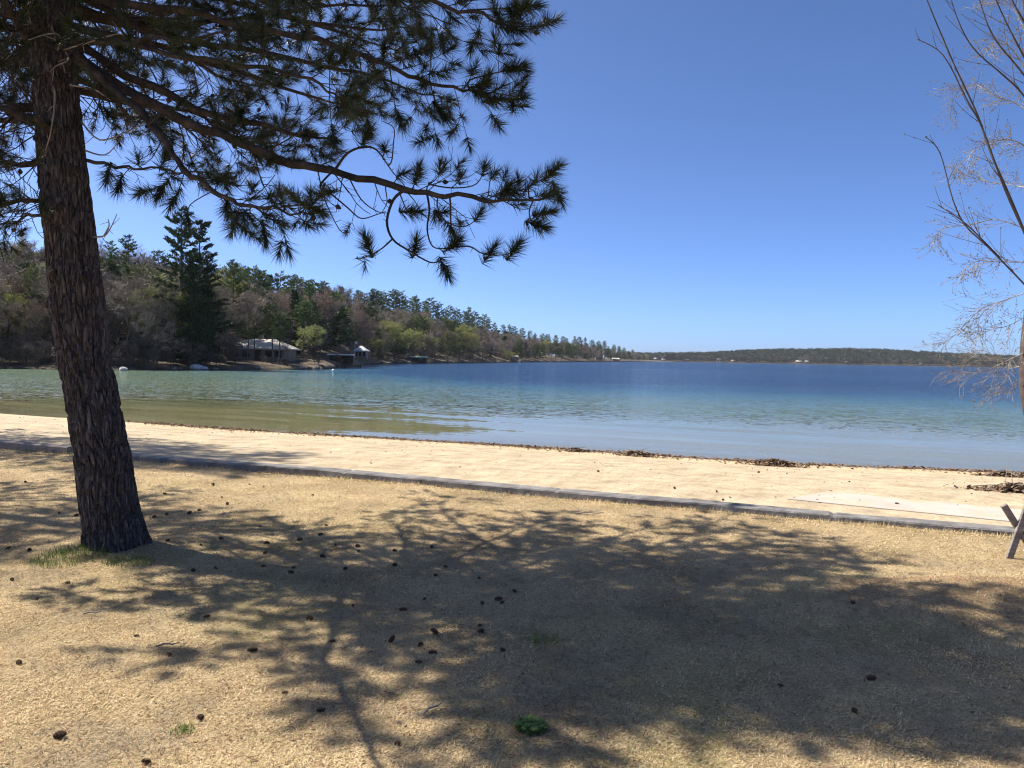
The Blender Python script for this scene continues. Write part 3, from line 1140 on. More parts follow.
# trunk
tr_px = [(122, 580, 34), (119.5, 560, 33), (117.5, 545, 29.8), (109, 500, 28.5), (103, 453, 27.7), (90, 390, 26.5), (83, 350, 26.5), (77.5, 300, 27),
         (72, 250, 26.5), (66.5, 200, 25.5), (61, 150, 24.5), (56, 100, 24), (52, 40, 23), (51, 0, 22.5)]
tp = [at(a, c, TY) for a, c, _ in tr_px]
trr = [c / F * TY * float(np.interp(q, [150, 350, 540], [0.88, 0.92, 0.96])) for _, q, c in tr_px]
for k in range(1, 13):
    z = tp[13].z + 0.75 * k
    tp.append(Vector((tp[13].x + 0.01 * k - 0.02 * math.sin(k * .7), TY + 0.02 * k, z)))
    trr.append(trr[13] * (1 - k / 13) + 0.02)
zs = [p.z for p in tp]


def trunk_c(z):
    return Vector((float(np.interp(z, zs, [p.x for p in tp])), float(np.interp(z, zs, [p.y for p in tp])), z))


def trunk_r(z):
    return float(np.interp(z, zs, trr))


knots = [(3.02, -0.55, 0.05), (2.72, -1.25, .035), (2.72, -2.1, .045), (2.2, -1.85, .05), (2.17, -0.75, .05), (1.95, -2.4, .03), (3.35, -1.3, .04), (3.7, -1.0, .05)]


def bark_disp(z, a):
    r_ = 0.24
    x, y = math.cos(a) * r_, math.sin(a) * r_
    wx = 0.03 * nz3(x * 6, y * 6, z * 3)
    d, _ = noise.voronoi(Vector((x * 23 + wx * 16, y * 23 + wx * 16, z * 4.3 + wx * 14)))
    crack = min(1.0, (d[1] - d[0]) / 0.3)
    v = -0.03 * (1 - crack) ** 1.2
    v += 0.007 * nz3(x * 25, y * 25, z * 14) + 0.012 * nz3(x * 4, y * 4, z * 1.3)
    for kz, ka, kr in knots:
        da = (a - ka + math.pi) % (2 * math.pi) - math.pi
        q = math.hypot(da * 0.22, (z - kz) * 0.8) / (kr * 1.6)
        if q < 3:
            v += 0.032 * math.exp(-q * q)
    return v


V, Fc = [], []
NA = 150
zl = list(np.arange(-0.22, 4.9, 0.0135)) + list(np.arange(5.0, zs[-1], 0.2))
for z in zl:
    c, r_ = trunk_c(z), trunk_r(z)
    for j in range(NA):
        a = 2 * math.pi * j / NA
        rr = r_ + (bark_disp(z, a) * min(1.0, r_ / 0.2) if z < 4.9 else 0.0)
        if z < 0.45:                                        # root flare with buttresses
            rr += 0.055 * (1 - max(z, -0.05) / 0.45) ** 2.5 * (0.62 + 0.5 * math.sin(a * 4 + 0.6 + 0.8 * math.sin(a * 2)))
        V.append((c.x + math.cos(a) * rr - pine.location.x, c.y + math.sin(a) * rr - pine.location.y, z))
for i in range(len(zl) - 1):
    for j in range(NA):
        Fc.append((i * NA + j, i * NA + (j + 1) % NA, (i + 1) * NA + (j + 1) % NA, (i + 1) * NA + j))
me = bpy.data.meshes.new('trunk')
me.from_pydata(V, [], Fc)
me.polygons.foreach_set('use_smooth', [True] * len(Fc))
me.update()
trunk = link('trunk', me, MT['bark'], pine)
for kz, ka, kr in knots:                                    # dark branch scars
    c = trunk_c(kz) + Vector((math.cos(ka), math.sin(ka), 0)) * (trunk_r(kz) + 0.012) - pine.location
    o_ = Vector((math.cos(ka), math.sin(ka), 0.15)).normalized()
    b = MB()
    b.tube([c - o_ * 0.03, c + o_ * 0.012, c + o_ * 0.022], [kr * 0.8, kr * 0.72, kr * 0.35], 10)
    b.build('knot', MT['knot'], trunk, True)


def pp(lst):
    return [at(*q) for q in lst]


def z8(x, y, Y):                                            # measured on an enlargement of the lowest bough
    return at(320 + x * 0.2734, 120 + y * 0.2734, Y)


yA = 5.5
exA = []


def ex(l, r, tf):
    exA.append(([z8(x, y, yA + dy) for x, y, dy in l], r, tf))


ex([(60, 175, .1), (100, 122, .05), (160, 98, 0), (210, 112, 0), (262, 185, 0), (310, 240, .05)], .013, 0)
ex([(100, 122, .05), (60, 100, .1), (30, 85, .15)], .006, 1)
ex([(230, 140, 0), (235, 110, -.05), (232, 95, -.1)], .006, 1)
ex([(262, 150, 0), (268, 90, 0), (270, 30, .05), (230, 5, .1)], .006, 0)
ex([(160, 98, 0), (165, 70, -.1), (178, 40, -.15)], .006, 1.2)
ex([(270, 290, 0), (245, 370, -.1), (265, 435, -.15), (320, 475, -.2), (400, 520, -.2), (440, 520, -.25), (468, 568, -.28)], .012, 1.5)
ex([(265, 435, -.15), (215, 478, -.1), (150, 508, -.05)], .007, 0)
ex([(190, 490, -.1), (180, 470, -.12), (165, 428, -.15)], .005, 1.6)
ex([(130, 505, -.05), (160, 520, -.05), (165, 540, -.05)], .003, .35)
ex([(400, 330, .1), (392, 400, .1), (412, 462, .1), (465, 468, .05), (505, 440, 0)], .009, 1.4)
ex([(465, 468, .05), (545, 462, 0), (600, 490, -.05), (690, 490, -.1), (730, 450, -.1)], .007, 1.5)
ex([(600, 490, -.05), (625, 480, -.05), (640, 462, -.05)], .004, 1.2)
ex([(475, 285, 0), (480, 390, .1), (500, 430, .15)], .01, 1.3)
ex([(430, 320, 0), (462, 372, 0), (520, 390, -.05), (562, 372, -.1), (590, 335, -.12)], .006, 1.1)
ex([(340, 250, 0), (352, 215, .1), (362, 175, .15)], .007, 1.6)
ex([(395, 240, 0), (425, 215, .1), (455, 168, .15)], .006, 1.1)
ex([(400, 235, .05), (480, 248, .1), (560, 240, .1), (592, 205, .1), (603, 165, .1)], .007, 1.1)
ex([(490, 240, .1), (510, 220, .05), (516, 198, .05)], .004, .6)
ex([(615, 275, 0), (622, 225, 0), (642, 190, .05)], .005, .9)
ex([(640, 280, 0), (670, 262, -.05), (695, 235, -.1)], .006, 1.6)
ex([(690, 295, 0), (700, 270, .05), (728, 258, .08)], .005, 1.3)
ex([(765, 285, 0), (768, 242, 0), (825, 212, 0), (868, 172, 0)], .007, 1.8)
ex([(770, 240, 0), (790, 215, .05), (795, 200, .06)], .004, .5)
ex([(840, 262, 0), (862, 260, .05), (880, 295, .08)], .006, 1.6)
ex([(780, 290, 0), (765, 335, 0), (778, 375, 0), (822, 392, -.02)], .007, 1.7)
ex([(778, 375, 0), (810, 345, .05), (845, 335, .08)], .005, 1.6)
ex([(690, 305, 0), (730, 325, -.05), (765, 325, -.05)], .005, 0)
ex([(300, 290, .05), (320, 330, .1), (365, 335, .12)], .006, 1.5)
ex([(320, 475, -.2), (345, 460, -.22), (352, 438, -.25)], .005, 1.3)
ex([(0, 240, -.2), (40, 270, -.2), (100, 320, -.2), (150, 360, -.18), (210, 345, -.15), (240, 335, -.1)], .008, 0)
ex([(100, 200, .1), (150, 290, .12), (210, 335, .12), (250, 340, .1)], .007, 0)
ex([(20, 230, -.25), (10, 270, -.25), (70, 400, -.3), (110, 410, -.3)], .005, 0)
ex([(240, 245, .05), (245, 300, .1), (225, 340, .1)], .006, 0)
ex([(270, 230, .1), (290, 205, .15), (310, 195, .18)], .005, 1.1)
ex([(440, 360, 0), (445, 340, .05), (462, 335, .05)], .004, .8)
bough(pine, pp([(75, 58, 6.15), (150, 104, 5.95), (210, 130, 5.85), (265, 155, 5.75), (330, 172, 5.65), (402, 188, 5.55), (457, 195, 5.5),
                (511, 201, 5.45), (550, 191, 5.4)]), [.042, .04, .037, .034, .028, .022, .0165, .0115, .006], 0.75, 30, 0.5, 0.55, explicit=exA, lvl=1)
bough(pine, pp([(75, 42, 6.2), (140, 82, 6.3), (200, 112, 6.4), (250, 122, 6.45), (290, 132, 6.5), (335, 143, 6.5)]), [.034, .033, .03, .025, .017, .007],
      0.5, 34, 0.6, 0.8, lvl=1)


def E(l, r, tf):
    return (pp(l), r, tf)


exB = [E([(250, 212, 5.2), (262, 225, 5.2), (266, 242, 5.2)], .006, 1.4), E([(285, 210, 5.15), (282, 200, 5.1), (280, 190, 5.1)], .005, 1.1),
       E([(265, 210, 5.2), (300, 205, 5.1), (322, 212, 5.1)], .006, 1.6), E([(240, 206, 5.2), (235, 222, 5.25), (232, 232, 5.3)], .005, 1.4),
       E([(300, 214, 5.1), (296, 200, 5.0), (290, 193, 5.0)], .005, 1.5), E([(215, 190, 5.3), (190, 205, 5.35), (188, 222, 5.35)], .005, 1.1),
       E([(205, 185, 5.35), (225, 200, 5.4), (228, 215, 5.4)], .005, 1.4), E([(180, 162, 5.45), (165, 185, 5.5), (157, 197, 5.5)], .006, 1.5),
       E([(185, 170, 5.45), (178, 192, 5.5), (170, 206, 5.5)], .005, 1.3), E([(240, 205, 5.2), (262, 190, 5.2), (275, 175, 5.2)], .004, 0),
       E([(165, 186, 5.5), (150, 190, 5.5), (138, 194, 5.55)], .004, 1.2)]
bough(pine, pp([(72, 48, 6.1), (110, 85, 5.9), (150, 122, 5.6), (178, 160, 5.45), (215, 190, 5.3), (245, 206, 5.2), (275, 210, 5.15), (308, 216, 5.1)]),
      [.03, .028, .025, .021, .017, .013, .009, .005], 0.55, 30, 0.45, 0.7, explicit=exB, lvl=1)
exB2 = [E([(112, 166, 5.9), (108, 174, 5.85), (106, 182, 5.85)], .004, 1.3), E([(130, 168, 5.8), (122, 178, 5.75), (118, 190, 5.7)], .004, 1.2),
        E([(160, 170, 5.65), (165, 158, 5.6), (168, 150, 5.6)], .004, 1.3)]
bough(pine, pp([(85, 160, 6.1), (110, 166, 5.95), (140, 168, 5.75), (185, 172, 5.6), (222, 176, 5.5)]), (.016, .004), 0.4, 7, 0.3, 0.6, explicit=exB2, lvl=1)
# the dark upper mass
bough(pine, pp([(70, -5, 6.2), (180, 12, 6.0), (280, 32, 5.8), (360, 55, 5.65), (420, 78, 5.5), (470, 92, 5.45), (500, 90, 5.4)]), (.036, .005), 0.38, 28, 0.65, 0.92, dens=96,
      explicit=[E([(470, 80, 5.5), (500, 72, 5.45), (522, 66, 5.4)], .008, 1.7), E([(480, 92, 5.45), (490, 100, 5.4), (503, 99, 5.4)], .006, 1.7),
                E([(430, 82, 5.5), (436, 104, 5.5), (446, 118, 5.5)], .007, 1.8), E([(390, 70, 5.6), (395, 105, 5.6), (402, 126, 5.6)], .006, 1.3),
                E([(360, 60, 5.7), (365, 105, 5.7), (370, 132, 5.7)], .006, 1.2), E([(330, 50, 5.7), (330, 110, 5.7), (335, 145, 5.7)], .006, 1.3)])
bough(pine, pp([(60, -35, 6.2), (200, -35, 5.8), (330, -15, 5.5), (430, 0, 5.3), (490, 20, 5.25), (520, 30, 5.2)]), (.034, .005), 0.38, 28, 0.7, 0.92, dens=96,
      explicit=[E([(470, 10, 5.3), (510, 8, 5.2), (536, 6, 5.2)], .008, 1.7), E([(490, 20, 5.25), (506, 28, 5.2), (518, 30, 5.2)], .006, 1.4)])
bough(pine, pp([(72, 15, 6.3), (190, 40, 6.8), (310, 62, 7.2), (390, 85, 7.4), (440, 98, 7.5)]), (.036, .005), 0.4, 26, 0.75, 0.92, dens=90)
bough(pine, pp([(66, 25, 6.1), (170, 55, 5.5), (255, 66, 5.1), (320, 86, 4.8), (345, 104, 4.7)]), (.026, .004), 0.45, 24, 0.55, 0.85, dens=90)
bough(pine, pp([(60, -30, 6.1), (150, -70, 5.3), (260, -60, 4.7), (340, -40, 4.4), (400, -20, 4.2)]), (.03, .004), 0.4, 28, 0.6, 0.9, dens=90)
bough(pine, pp([(64, 5, 6.2), (140, 22, 6.6), (230, 20, 6.9), (310, 8, 7.1), (390, 5, 7.3), (450, 25, 7.4)]), (.034, .004), 0.42, 27, 0.65, 0.9)
bough(pine, pp([(60, 30, 6.2), (110, 45, 5.7), (170, 40, 5.2), (240, 30, 4.9)]), (.03, .005), 0.5, 18, 0.5, 0.8)
bough(pine, pp([(70, 75, 6.3), (130, 100, 6.6), (190, 112, 6.9), (250, 150, 7.1), (280, 160, 7.2)]), (.03, .004), 0.5, 18, 0.55, 0.8)
# left side, partly out of the frame
bough(pine, pp([(48, 112, 6.2), (20, 106, 6.05), (-20, 112, 5.9), (-90, 122, 5.7), (-200, 150, 5.5)]), (.042, .006), 0.3, 40, 0.6, 0.9)
bough(pine, pp([(50, 158, 6.2), (10, 165, 6.4), (-50, 168, 6.6), (-140, 180, 6.9)]), (.03, .005), 0.35, 36, 0.6, 0.9)
bough(pine, pp([(52, 202, 6.2), (10, 203, 6.0), (-50, 212, 5.8), (-150, 235, 5.6)]), (.024, .005), 0.4, 36, 0.55, 0.9)
bough(pine, pp([(40, 60, 6.2), (15, 20, 5.9), (-20, -40, 5.6), (-90, -90, 5.3)]), (.04, .006), 0.35, 40, 0.65, 0.9)
bough(pine, pp([(36, 20, 6.2), (-30, 10, 6.6), (-120, 10, 7.2), (-220, 40, 7.8)]), (.045, .006), 0.2, 48, 0.75, 0.9)
bough(pine, pp([(52, 130, 6.3), (10, 120, 7.0), (-40, 130, 7.8), (-110, 150, 8.6)]), (.036, .006), 0.25, 40, 0.7, 0.9)
bough(pine, pp([(50, 80, 6.3), (20, 60, 7.0), (-20, 55, 7.6), (-80, 60, 8.2)]), (.036, .006), 0.25, 40, 0.7, 0.9)
bough(pine, pp([(54, 215, 6.3), (30, 215, 6.8), (0, 228, 7.3), (-50, 245, 7.8)]), (.018, .004), 0.5, 26, 0.5, 0.7)
# dead sprays on the trunk
for l in ([(58, 50, 5.97), (60, 36, 5.8), (48, 34, 5.7), (28, 40, 5.6)], [(64, 50, 5.97), (90, 42, 5.8), (118, 34, 5.7), (135, 40, 5.65)],
          [(34, 34, 6.1), (28, 8, 6.0), (30, -10, 5.9)], [(66, 52, 5.97), (68, 60, 5.8), (56, 66, 5.75), (50, 72, 5.7)],
          [(55, 90, 6.0), (54, 110, 5.93), (50, 135, 5.9), (45, 152, 5.95)], [(70, 85, 6.0), (95, 90, 5.8), (110, 100, 5.7)],
          [(93, 237, 6.15), (104, 236, 6.1), (110, 229, 6.08), (117, 214, 6.05)], [(104, 236, 6.1), (109, 226, 6.1), (108, 219, 6.1)],
          [(80, 120, 6.2), (100, 140, 6.1), (130, 130, 6.05), (150, 120, 6.0)], [(84, 150, 6.2), (105, 155, 6.1), (120, 140, 6.0)]):
    b = MB()
    sp = smooth_path(pp(l), 4)
    b.tube(sp, [0.008 - 0.0055 * i / (len(sp) - 1) for i in range(len(sp))], 5)
    for q in range(3, len(sp) - 1, 3):
        d = Vector((rnd(-1, 1), rnd(-.4, .4), rnd(-1, 1))).normalized()
        b.tube([sp[q], sp[q] + d * rnd(0.04, 0.12)], [.003, .0015], 4, False)
    b.shift(pine.location).build('dead_branch', MT['deadwood'], pine, True)

# the rest of the crown above the frame
def crown(tree, z0, z1, cx, cy, n, rmax, rfun, azs=None, dens=34, twigs=38, leaf=0.95):
    for k in range(n):
        z = z0 + (z1 - z0) * (k + 0.5) / n
        a = k * 2.39996 + rnd(-.3, .3) if azs is None else azs[k % len(azs)] + rnd(-.3, .3)
        L = rfun((z - z0) / (z1 - z0), a) * rnd(0.8, 1.1)
        c = Vector((cx(z), cy(z), z))
        d = Vector((math.cos(a), math.sin(a), 0))
        bough(tree, [c, c + d * L * .35 + Vector((0, 0, .12)), c + d * L * .7 + Vector((rnd(-.2, .2), rnd(-.2, .2), .1)), c + d * L + Vector((0, 0, .25 * L * .3))],
              (0.05 * (1.1 - 0.6 * (z - z0) / (z1 - z0)), .006), 0.12, twigs, 0.8, leaf, dens=dens, nw=0.006)


crown(pine, 4.7, 7.7, lambda z: trunk_c(z).x, lambda z: trunk_c(z).y, 34, 3, lambda t, a: (3.3 - 1.9 * t) * (0.96 + 0.32 * math.sin(a)), twigs=40, dens=38, leaf=0.9)
for a, z, L in [(75, 4.5, 3.0), (50, 4.2, 3.2), (28, 4.6, 3.0), (100, 4.0, 2.6), (62, 3.7, 2.6), (130, 4.4, 2.6)]:   # low boughs behind the trunk
    d = Vector((math.cos(R(a)), math.sin(R(a)), 0))
    c = trunk_c(z)
    bough(pine, [c, c + d * L * .35 + Vector((0, 0, .1)), c + d * L * .7 + Vector((0, 0, .05)), c + d * L + Vector((0, 0, .2))], (.04, .006), .25, 30, .75, .92, dens=90)
# low bough reaching towards the camera outside the frame: its long shadow crosses the lawn
q = trunk_c(3.3)
bough(pine, [q, Vector((-3.55, 5.7, 3.3)), Vector((-3.25, 4.75, 3.1)), Vector((-2.98, 4.2, 3.05)), Vector((-2.75, 3.72, 3.0)), Vector((-2.45, 3.1, 3.0))],
      (.03, .012), 0.9, 5, 0.4, 0.7, tip=False)

# second pine just outside the left edge: shades the kerb and beach
np_ = empty('pine_tree', (-13.2, 14.2, 0.0), 'second pine past the left edge whose boughs shade the kerb and sand', 'tree')
b = MB()
b.tube([(0, 0, -.2), (0.1, 0, 2), (-.05, .1, 5), (0, .1, 9), (.1, .1, 13)], [.27, .23, .19, .12, .03], 16)
b.build('trunk', MT['bark'], np_, True)
crown(np_, 3.6, 12.8, lambda z: -13.2, lambda z: 14.2, 34, 3, lambda t, a: 3.2 - 2.2 * t, dens=34, twigs=30)


p3 = empty('pine_tree', (-9.7, 8.8, 0.0), 'nearest pine past the left edge dappling the lawn left of the leaning trunk', 'tree')
b = MB()
b.tube([(0, 0, -.2), (0.1, 0, 2), (-.05, .1, 5), (0, .1, 7), (.1, .1, 10)], [.2, .17, .13, .09, .02], 16)
b.build('trunk', MT['bark'], p3, True)
crown(p3, 3.9, 9.0, lambda z: -9.7, lambda z: 8.8, 20, 3, lambda t, a: 2.5 - 1.5 * t, dens=30, twigs=20)


# ------------------------------------------------------------------ bare trees at the right edge
def bare_branch(mb, bb, pts, r0_, r1_, n_side, ln, lvl=1, bud=0.9, budsz=0.012, up_=0.35, rmin=0.0016):
    sp = smooth_path(pts, 5)
    n = len(sp)
    mb.tube(sp, [r0_ + (r1_ - r0_) * i / (n - 1) for i in range(n)], 6, False)

    def side(p, d, L, r, lv):
        k = max(3, int(L / 0.1))
        q, dd = [Vector(p)], Vector(d).normalized()
        for i in range(k):
            dd = (dd + Vector((rnd(-1, 1), rnd(-1, 1), rnd(-1, 1))) * 0.11 + Vector((0, 0, up_ * 0.1))).normalized()
            q.append(q[-1] + dd * L / k)
            if random.random() < bud and bb is not None:
                c = q[-1]
                o1 = Vector((rnd(-1, 1), rnd(-1, 1), rnd(-1, 1))).normalized() * budsz * rnd(.6, 1.3)
                o2 = o1.cross(Vector((rnd(-1, 1), rnd(-1, 1), rnd(-1, 1)))).normalized() * budsz * .6
                bb.quad(c - o1, c - o2, c + o1, c + o2)
            if lv > 0 and i > 0 and random.random() < 0.5:
                sd = dd.cross(Vector((rnd(-1, 1), rnd(-1, 1), rnd(-1, 1)))).normalized()
                side(q[-1], dd * .8 + sd * .6, L * rnd(.3, .6), r * .6, lv - 1)
        mb.tube(q, [max(r, rmin) + (rmin - max(r, rmin)) * i / k for i in range(k + 1)], 4, False)
    for k in range(n_side):
        t = 0.15 + 0.85 * (k + random.random()) / n_side
        i = min(n - 2, int(t * (n - 1)))
        d = (sp[i + 1] - sp[i]).normalized()
        sd = d.cross(Vector((rnd(-1, 1), rnd(-1, 1), rnd(-1, 1)))).normalized()
        side(sp[i], d * 0.9 + sd * 0.6, ln * rnd(.4, 1.1) * (1.15 - .6 * t), max(.003, r0_ * (1 - t) * .45), lvl)
    if bb is not None:
        for i in range(int(n * 0.35), n):
            if random.random() < 0.6:
                c = sp[i]
                o1 = Vector((rnd(-1, 1), rnd(-1, 1), rnd(-1, 1))).normalized() * budsz * 1.2
                o2 = o1.cross(Vector((rnd(-1, 1), rnd(-1, 1), rnd(-1, 1)))).normalized() * budsz * .7
                bb.quad(c - o1, c - o2, c + o1, c + o2)


def budded(mb, bb, org, bark, parent):
    i0, nf = len(mb.v), len(mb.f)
    mb.v += bb.v
    mb.f += [tuple(i0 + k for k in f) for f in bb.f]
    o = mb.shift(org).build('branch', bark, parent, True)
    o.data.materials.append(MT['bud'])
    for p in list(o.data.polygons)[nf:]:
        p.material_index = 1
    return o


mp_ = Vector((6.9, 8.6, 0))
mp_.z = surf_z(mp_.x, mp_.y)
maple = empty('maple_tree', mp_, 'nearer bare tree at right edge with long dark slanting budding branches', 'tree')
b = MB()
root0 = mp_ + Vector((0, 0, -0.15))
fork = mp_ + Vector((-0.15, 0, 1.3))
b.tube(smooth_path([root0, mp_ + Vector((-.05, 0, .6)), fork], 4), [.2 - .006 * i for i in range(9)], 14)
b.shift(mp_).build('trunk', MT['graybark'], maple, True)
YM = 8.4
for pts, r_ in [([(1040, 270, YM), (1011, 200, YM), (992, 156, YM), (977, 114, YM), (953, 62, YM), (927, 0, YM), (912, -40, YM)], .016),
                ([(1030, 245, YM), (1005, 190, YM - .1), (983, 130, YM - .1), (966, 98, YM - .1), (943, 55, YM - .15), (917, 39, YM - .2)], .011),
                ([(1060, 150, YM), (1024, 96, YM), (1003, 75, YM), (974, 49, YM), (958, 20, YM), (947, -15, YM)], .011),
                ([(1062, 130, YM - .3), (1024, 75, YM - .3), (995, 39, YM - .3), (982, 8, YM - .3), (972, -30, YM - .3)], .0105),
                ([(1066, 140, YM + .3), (1024, 57, YM + .3), (1008, 26, YM + .3), (992, -10, YM + .3), (980, -50, YM + .3)], .0125),
                ([(1060, 90, YM), (1024, 22, YM), (1012, 0, YM), (1000, -30, YM)], .015),
                ([(1060, 325, YM - .5), (1024, 284, YM - .5), (988, 247, YM - .5), (966, 226, YM - .5), (953, 200, YM - .5), (940, 153, YM - .5), (926, 137, YM - .5)], .0095),
                ([(1000, 258, YM - .5), (966, 224, YM - .45), (938, 205, YM - .4)], .008),
                ([(1075, 120, YM + .4), (1040, 20, YM + .4), (1022, -40, YM + .4), (1015, -120, YM + .4)], .03),
                ([(1120, 100, YM), (1150, -50, YM), (1180, -200, YM)], .04)]:
    pts = pp(pts)
    mb, bb = MB(), MB()
    if pts[0].x > 5.6 and r_ > .01:
        mb.tube(smooth_path([fork, fork * .6 + pts[0] * .4 + Vector((.12, 0, 0)), pts[0]], 4), [.07 - .005 * i if .07 - .005 * i > r_ else r_ for i in range(9)], 7, False)
    bare_branch(mb, bb, pts, r_, .004, 9, 0.5, 0, 0.55, 0.013)
    budded(mb, bb, mp_, MT['graybark'], maple)

bp_ = on_surf(1046, 474)
birch = empty('birch_tree', bp_, 'farther birch at right edge with pale drooping twigs and a brown trunk', 'tree')
YB = bp_.y
tpts = [bp_ + Vector((0, 0, -.3)), at(1040, 450, YB), at(1029, 400, YB), at(1027, 355, YB), at(1034, 280, YB), at(1040, 180, YB), at(1050, 60, YB), at(1060, -60, YB), at(1070, -200, YB)]
b = MB()
b.tube(smooth_path(tpts, 4), list(np.interp(np.linspace(0, 1, 33), [0, .1, .4, 1], [.2, .15, .13, .03])), 14)
b.shift(bp_).build('trunk', MT['birchtrunk'], birch, True)


def tip(px, py, dy):
    return at(px, py, YB + dy)


for l, r_, ns_ in [([(1026, 352, 0), (1005, 362, -.3), (985, 371, -.5), (965, 373, -.6), (950, 372, -.7)], .026, 20),
                   ([(1026, 366, 0), (1014, 366, .3), (1000, 360, .5), (982, 350, .7), (962, 355, .9)], .018, 16),
                   ([(1024, 385, 0), (1018, 386, -.2), (1008, 393, -.3), (998, 394, -.4), (985, 402, -.5)], .012, 10),
                   ([(1034, 290, 0), (1005, 300, .5), (980, 310, .8), (955, 335, 1), (940, 345, 1.1)], .02, 22),
                   ([(1036, 262, 0), (1000, 262, -.5), (975, 262, -.9), (955, 280, -1.1)], .02, 22),
                   ([(1038, 235, 0), (1000, 220, .4), (968, 225, .6), (940, 230, .8), (938, 250, .9)], .018, 18),
                   ([(1040, 160, 0), (1020, 143, -.4), (1000, 140, -.6), (975, 150, -.9), (955, 170, -1)], .022, 22),
                   ([(1042, 120, 0), (1015, 103, .3), (996, 97, .5), (975, 85, .8), (955, 95, 1.0), (950, 120, 1.1)], .024, 24),
                   ([(1042, 190, 0), (1010, 185, .8), (980, 180, 1.3), (958, 172, 1.5)], .02, 20),
                   ([(1044, 100, 0), (1020, 60, -.6), (1000, 40, -1), (985, 50, -1.2)], .022, 20),
                   ([(1036, 310, 0), (1010, 325, -.7), (990, 330, -1.1), (970, 342, -1.3)], .016, 20),
                   ([(1046, 80, 0), (1020, 20, .6), (1005, 0, .8), (990, 5, 1.0)], .022, 18),
                   ([(1034, 215, 0), (1062, 180, .5), (1095, 170, .8), (1130, 190, 1)], .022, 14),
                   ([(1036, 300, 0), (1070, 280, -.5), (1105, 290, -.7), (1130, 320, -.8)], .02, 12)]:
    mb, bb = MB(), MB()
    bare_branch(mb, bb, [tip(*q) for q in l], r_ * .65, .0035, int(ns_ * 2.3), 0.7, 2, 0.5, 0.018, up_=-0.12, rmin=0.003)
    budded(mb, bb, bp_, MT['birch'], birch)

# ------------------------------------------------------------------ sawbuck at the right edge
foot = on_surf(1009, 558.5)
YS = foot.y
sb = empty('wooden_sawbuck', foot, 'weathered low wooden sawbuck with crossed legs at the right edge of the lawn', 'sawbuck')


def plank(name, a, c, wd, th):
    a, c = Vector(a), Vector(c)
    d = (c - a).normalized()
    n_ = Vector((0.25, 1, 0)).normalized()
    s = d.cross(n_).normalized()
    n_ = s.cross(d).normalized()
    b = MB()
    i = 0
    for p in (a, c):
        for x, y in ((-1, -1), (1, -1), (1, 1), (-1, 1)):
            q = p + s * x * wd / 2 + n_ * y * th / 2
            b.v.append(tuple(q - foot))
    b.f = [(3, 2, 1, 0), (4, 5, 6, 7), (0, 1, 5, 4), (1, 2, 6, 5), (2, 3, 7, 6), (3, 0, 4, 7)]
    o = b.build(name, MT['wood'], sb)
    bv = o.modifiers.new('bev', 'BEVEL')
    bv.width = 0.004
    return o


for dy, dx in ((0.0, 0.0), (0.5, 0.85)):
    y0 = YS + dy
    k = y0 / YS
    A0 = at(1009, 558.5, YS) + Vector((dx, dy, 0))
    A1 = at(1031, 497, YS) + Vector((dx, dy, 0))
    B0 = at(1007, 506, YS) + Vector((dx, dy + .045, 0))
    B1 = at(1041, 560, YS) + Vector((dx, dy + .045, 0))
    plank('leg', A0, A1, 0.05, 0.035)
    plank('leg', B1, B0, 0.05, 0.035)
cA = at(1020, 528, YS)
plank('stretcher', cA + Vector((0, .0, -.07)), cA + Vector((.86, .52, -.07)), 0.05, 0.04)
plank('rail', cA + Vector((0.06, .0, .03)), cA + Vector((.92, .52, .03)), 0.07, 0.035)


# ------------------------------------------------------------------ far shore: terrain
shore = [(-900, 60), (-500, 75), (-200, 88), (0, 92), (100, 92), (200, 105), (300, 121), (325, 128), (350, 155), (372, 215), (380, 235), (450, 307), (500, 403), (560, 583),
         (600, 800), (630, 1100), (643, 1300), (700, 1700)]
ridge = [(-900, 20), (-200, 17), (0, 15), (130, 12.5), (185, 9), (250, 6.5), (300, 6.5), (350, 8.5), (400, 10.5), (450, 8.5), (500, 6), (560, 4), (630, 2), (700, 1)]


def ds(px):
    return interp(px, shore)


def hill_z(px, s):
    n_ = nz3(px * 0.03, s * 0.05, 3.0)
    return -0.9 + 1.1 * min(0.0, s + 0.5) + 0.75 * sstep((s + 1) / 4) + 0.55 * sstep((s - 2) / 10) + interp(px, ridge) * sstep((s - 6) / 105) * (1 + 0.15 * n_)


def fpos(px, d):
    return Vector((d * (px - 512) / F, d, 0))


rows = []
pxs = list(range(-900, 0, 30)) + list(np.arange(0, 690, 2.5))
for s in (-3, -1.5, 0, 1, 2, 3.5, 6, 10, 16, 25, 40, 60, 85, 112, 150, 200):
    row = []
    for px in pxs:
        cut = sstep((690 - px) / 45)
        p = fpos(px, ds(px) + s + 1.2 * nz3(px * .12, 5))
        row.append((p.x, p.y, (hill_z(px, s) + 0.9) * cut - 0.9 + 0.12 * nz3(p.x * .3, p.y * .3)))
    rows.append(row)
tag(link('wooded_hill', grid_mesh('wooded_hill', rows, MT['floor'])), kind='structure')
ridge2 = [(560, 4), (640, 5), (700, 9), (760, 19), (850, 25), (900, 23), (960, 17), (1020, 13), (1200, 16), (1600, 20)]
rows = []
for d in (1580, 1595, 1605, 1640, 1700, 1780, 1860, 1950, 2100):
    row = []
    for px in np.arange(560, 1640, 12):
        p = fpos(px, d)
        hh = interp(px, ridge2)
        row.append((p.x, p.y, -1.5 + 2.2 * sstep((d - 1582) / 20) + hh * sstep((d - 1600) / 250)))
    rows.append(row)
tag(link('distant_hill', grid_mesh('distant_hill', rows, MT['floor'])), kind='structure')


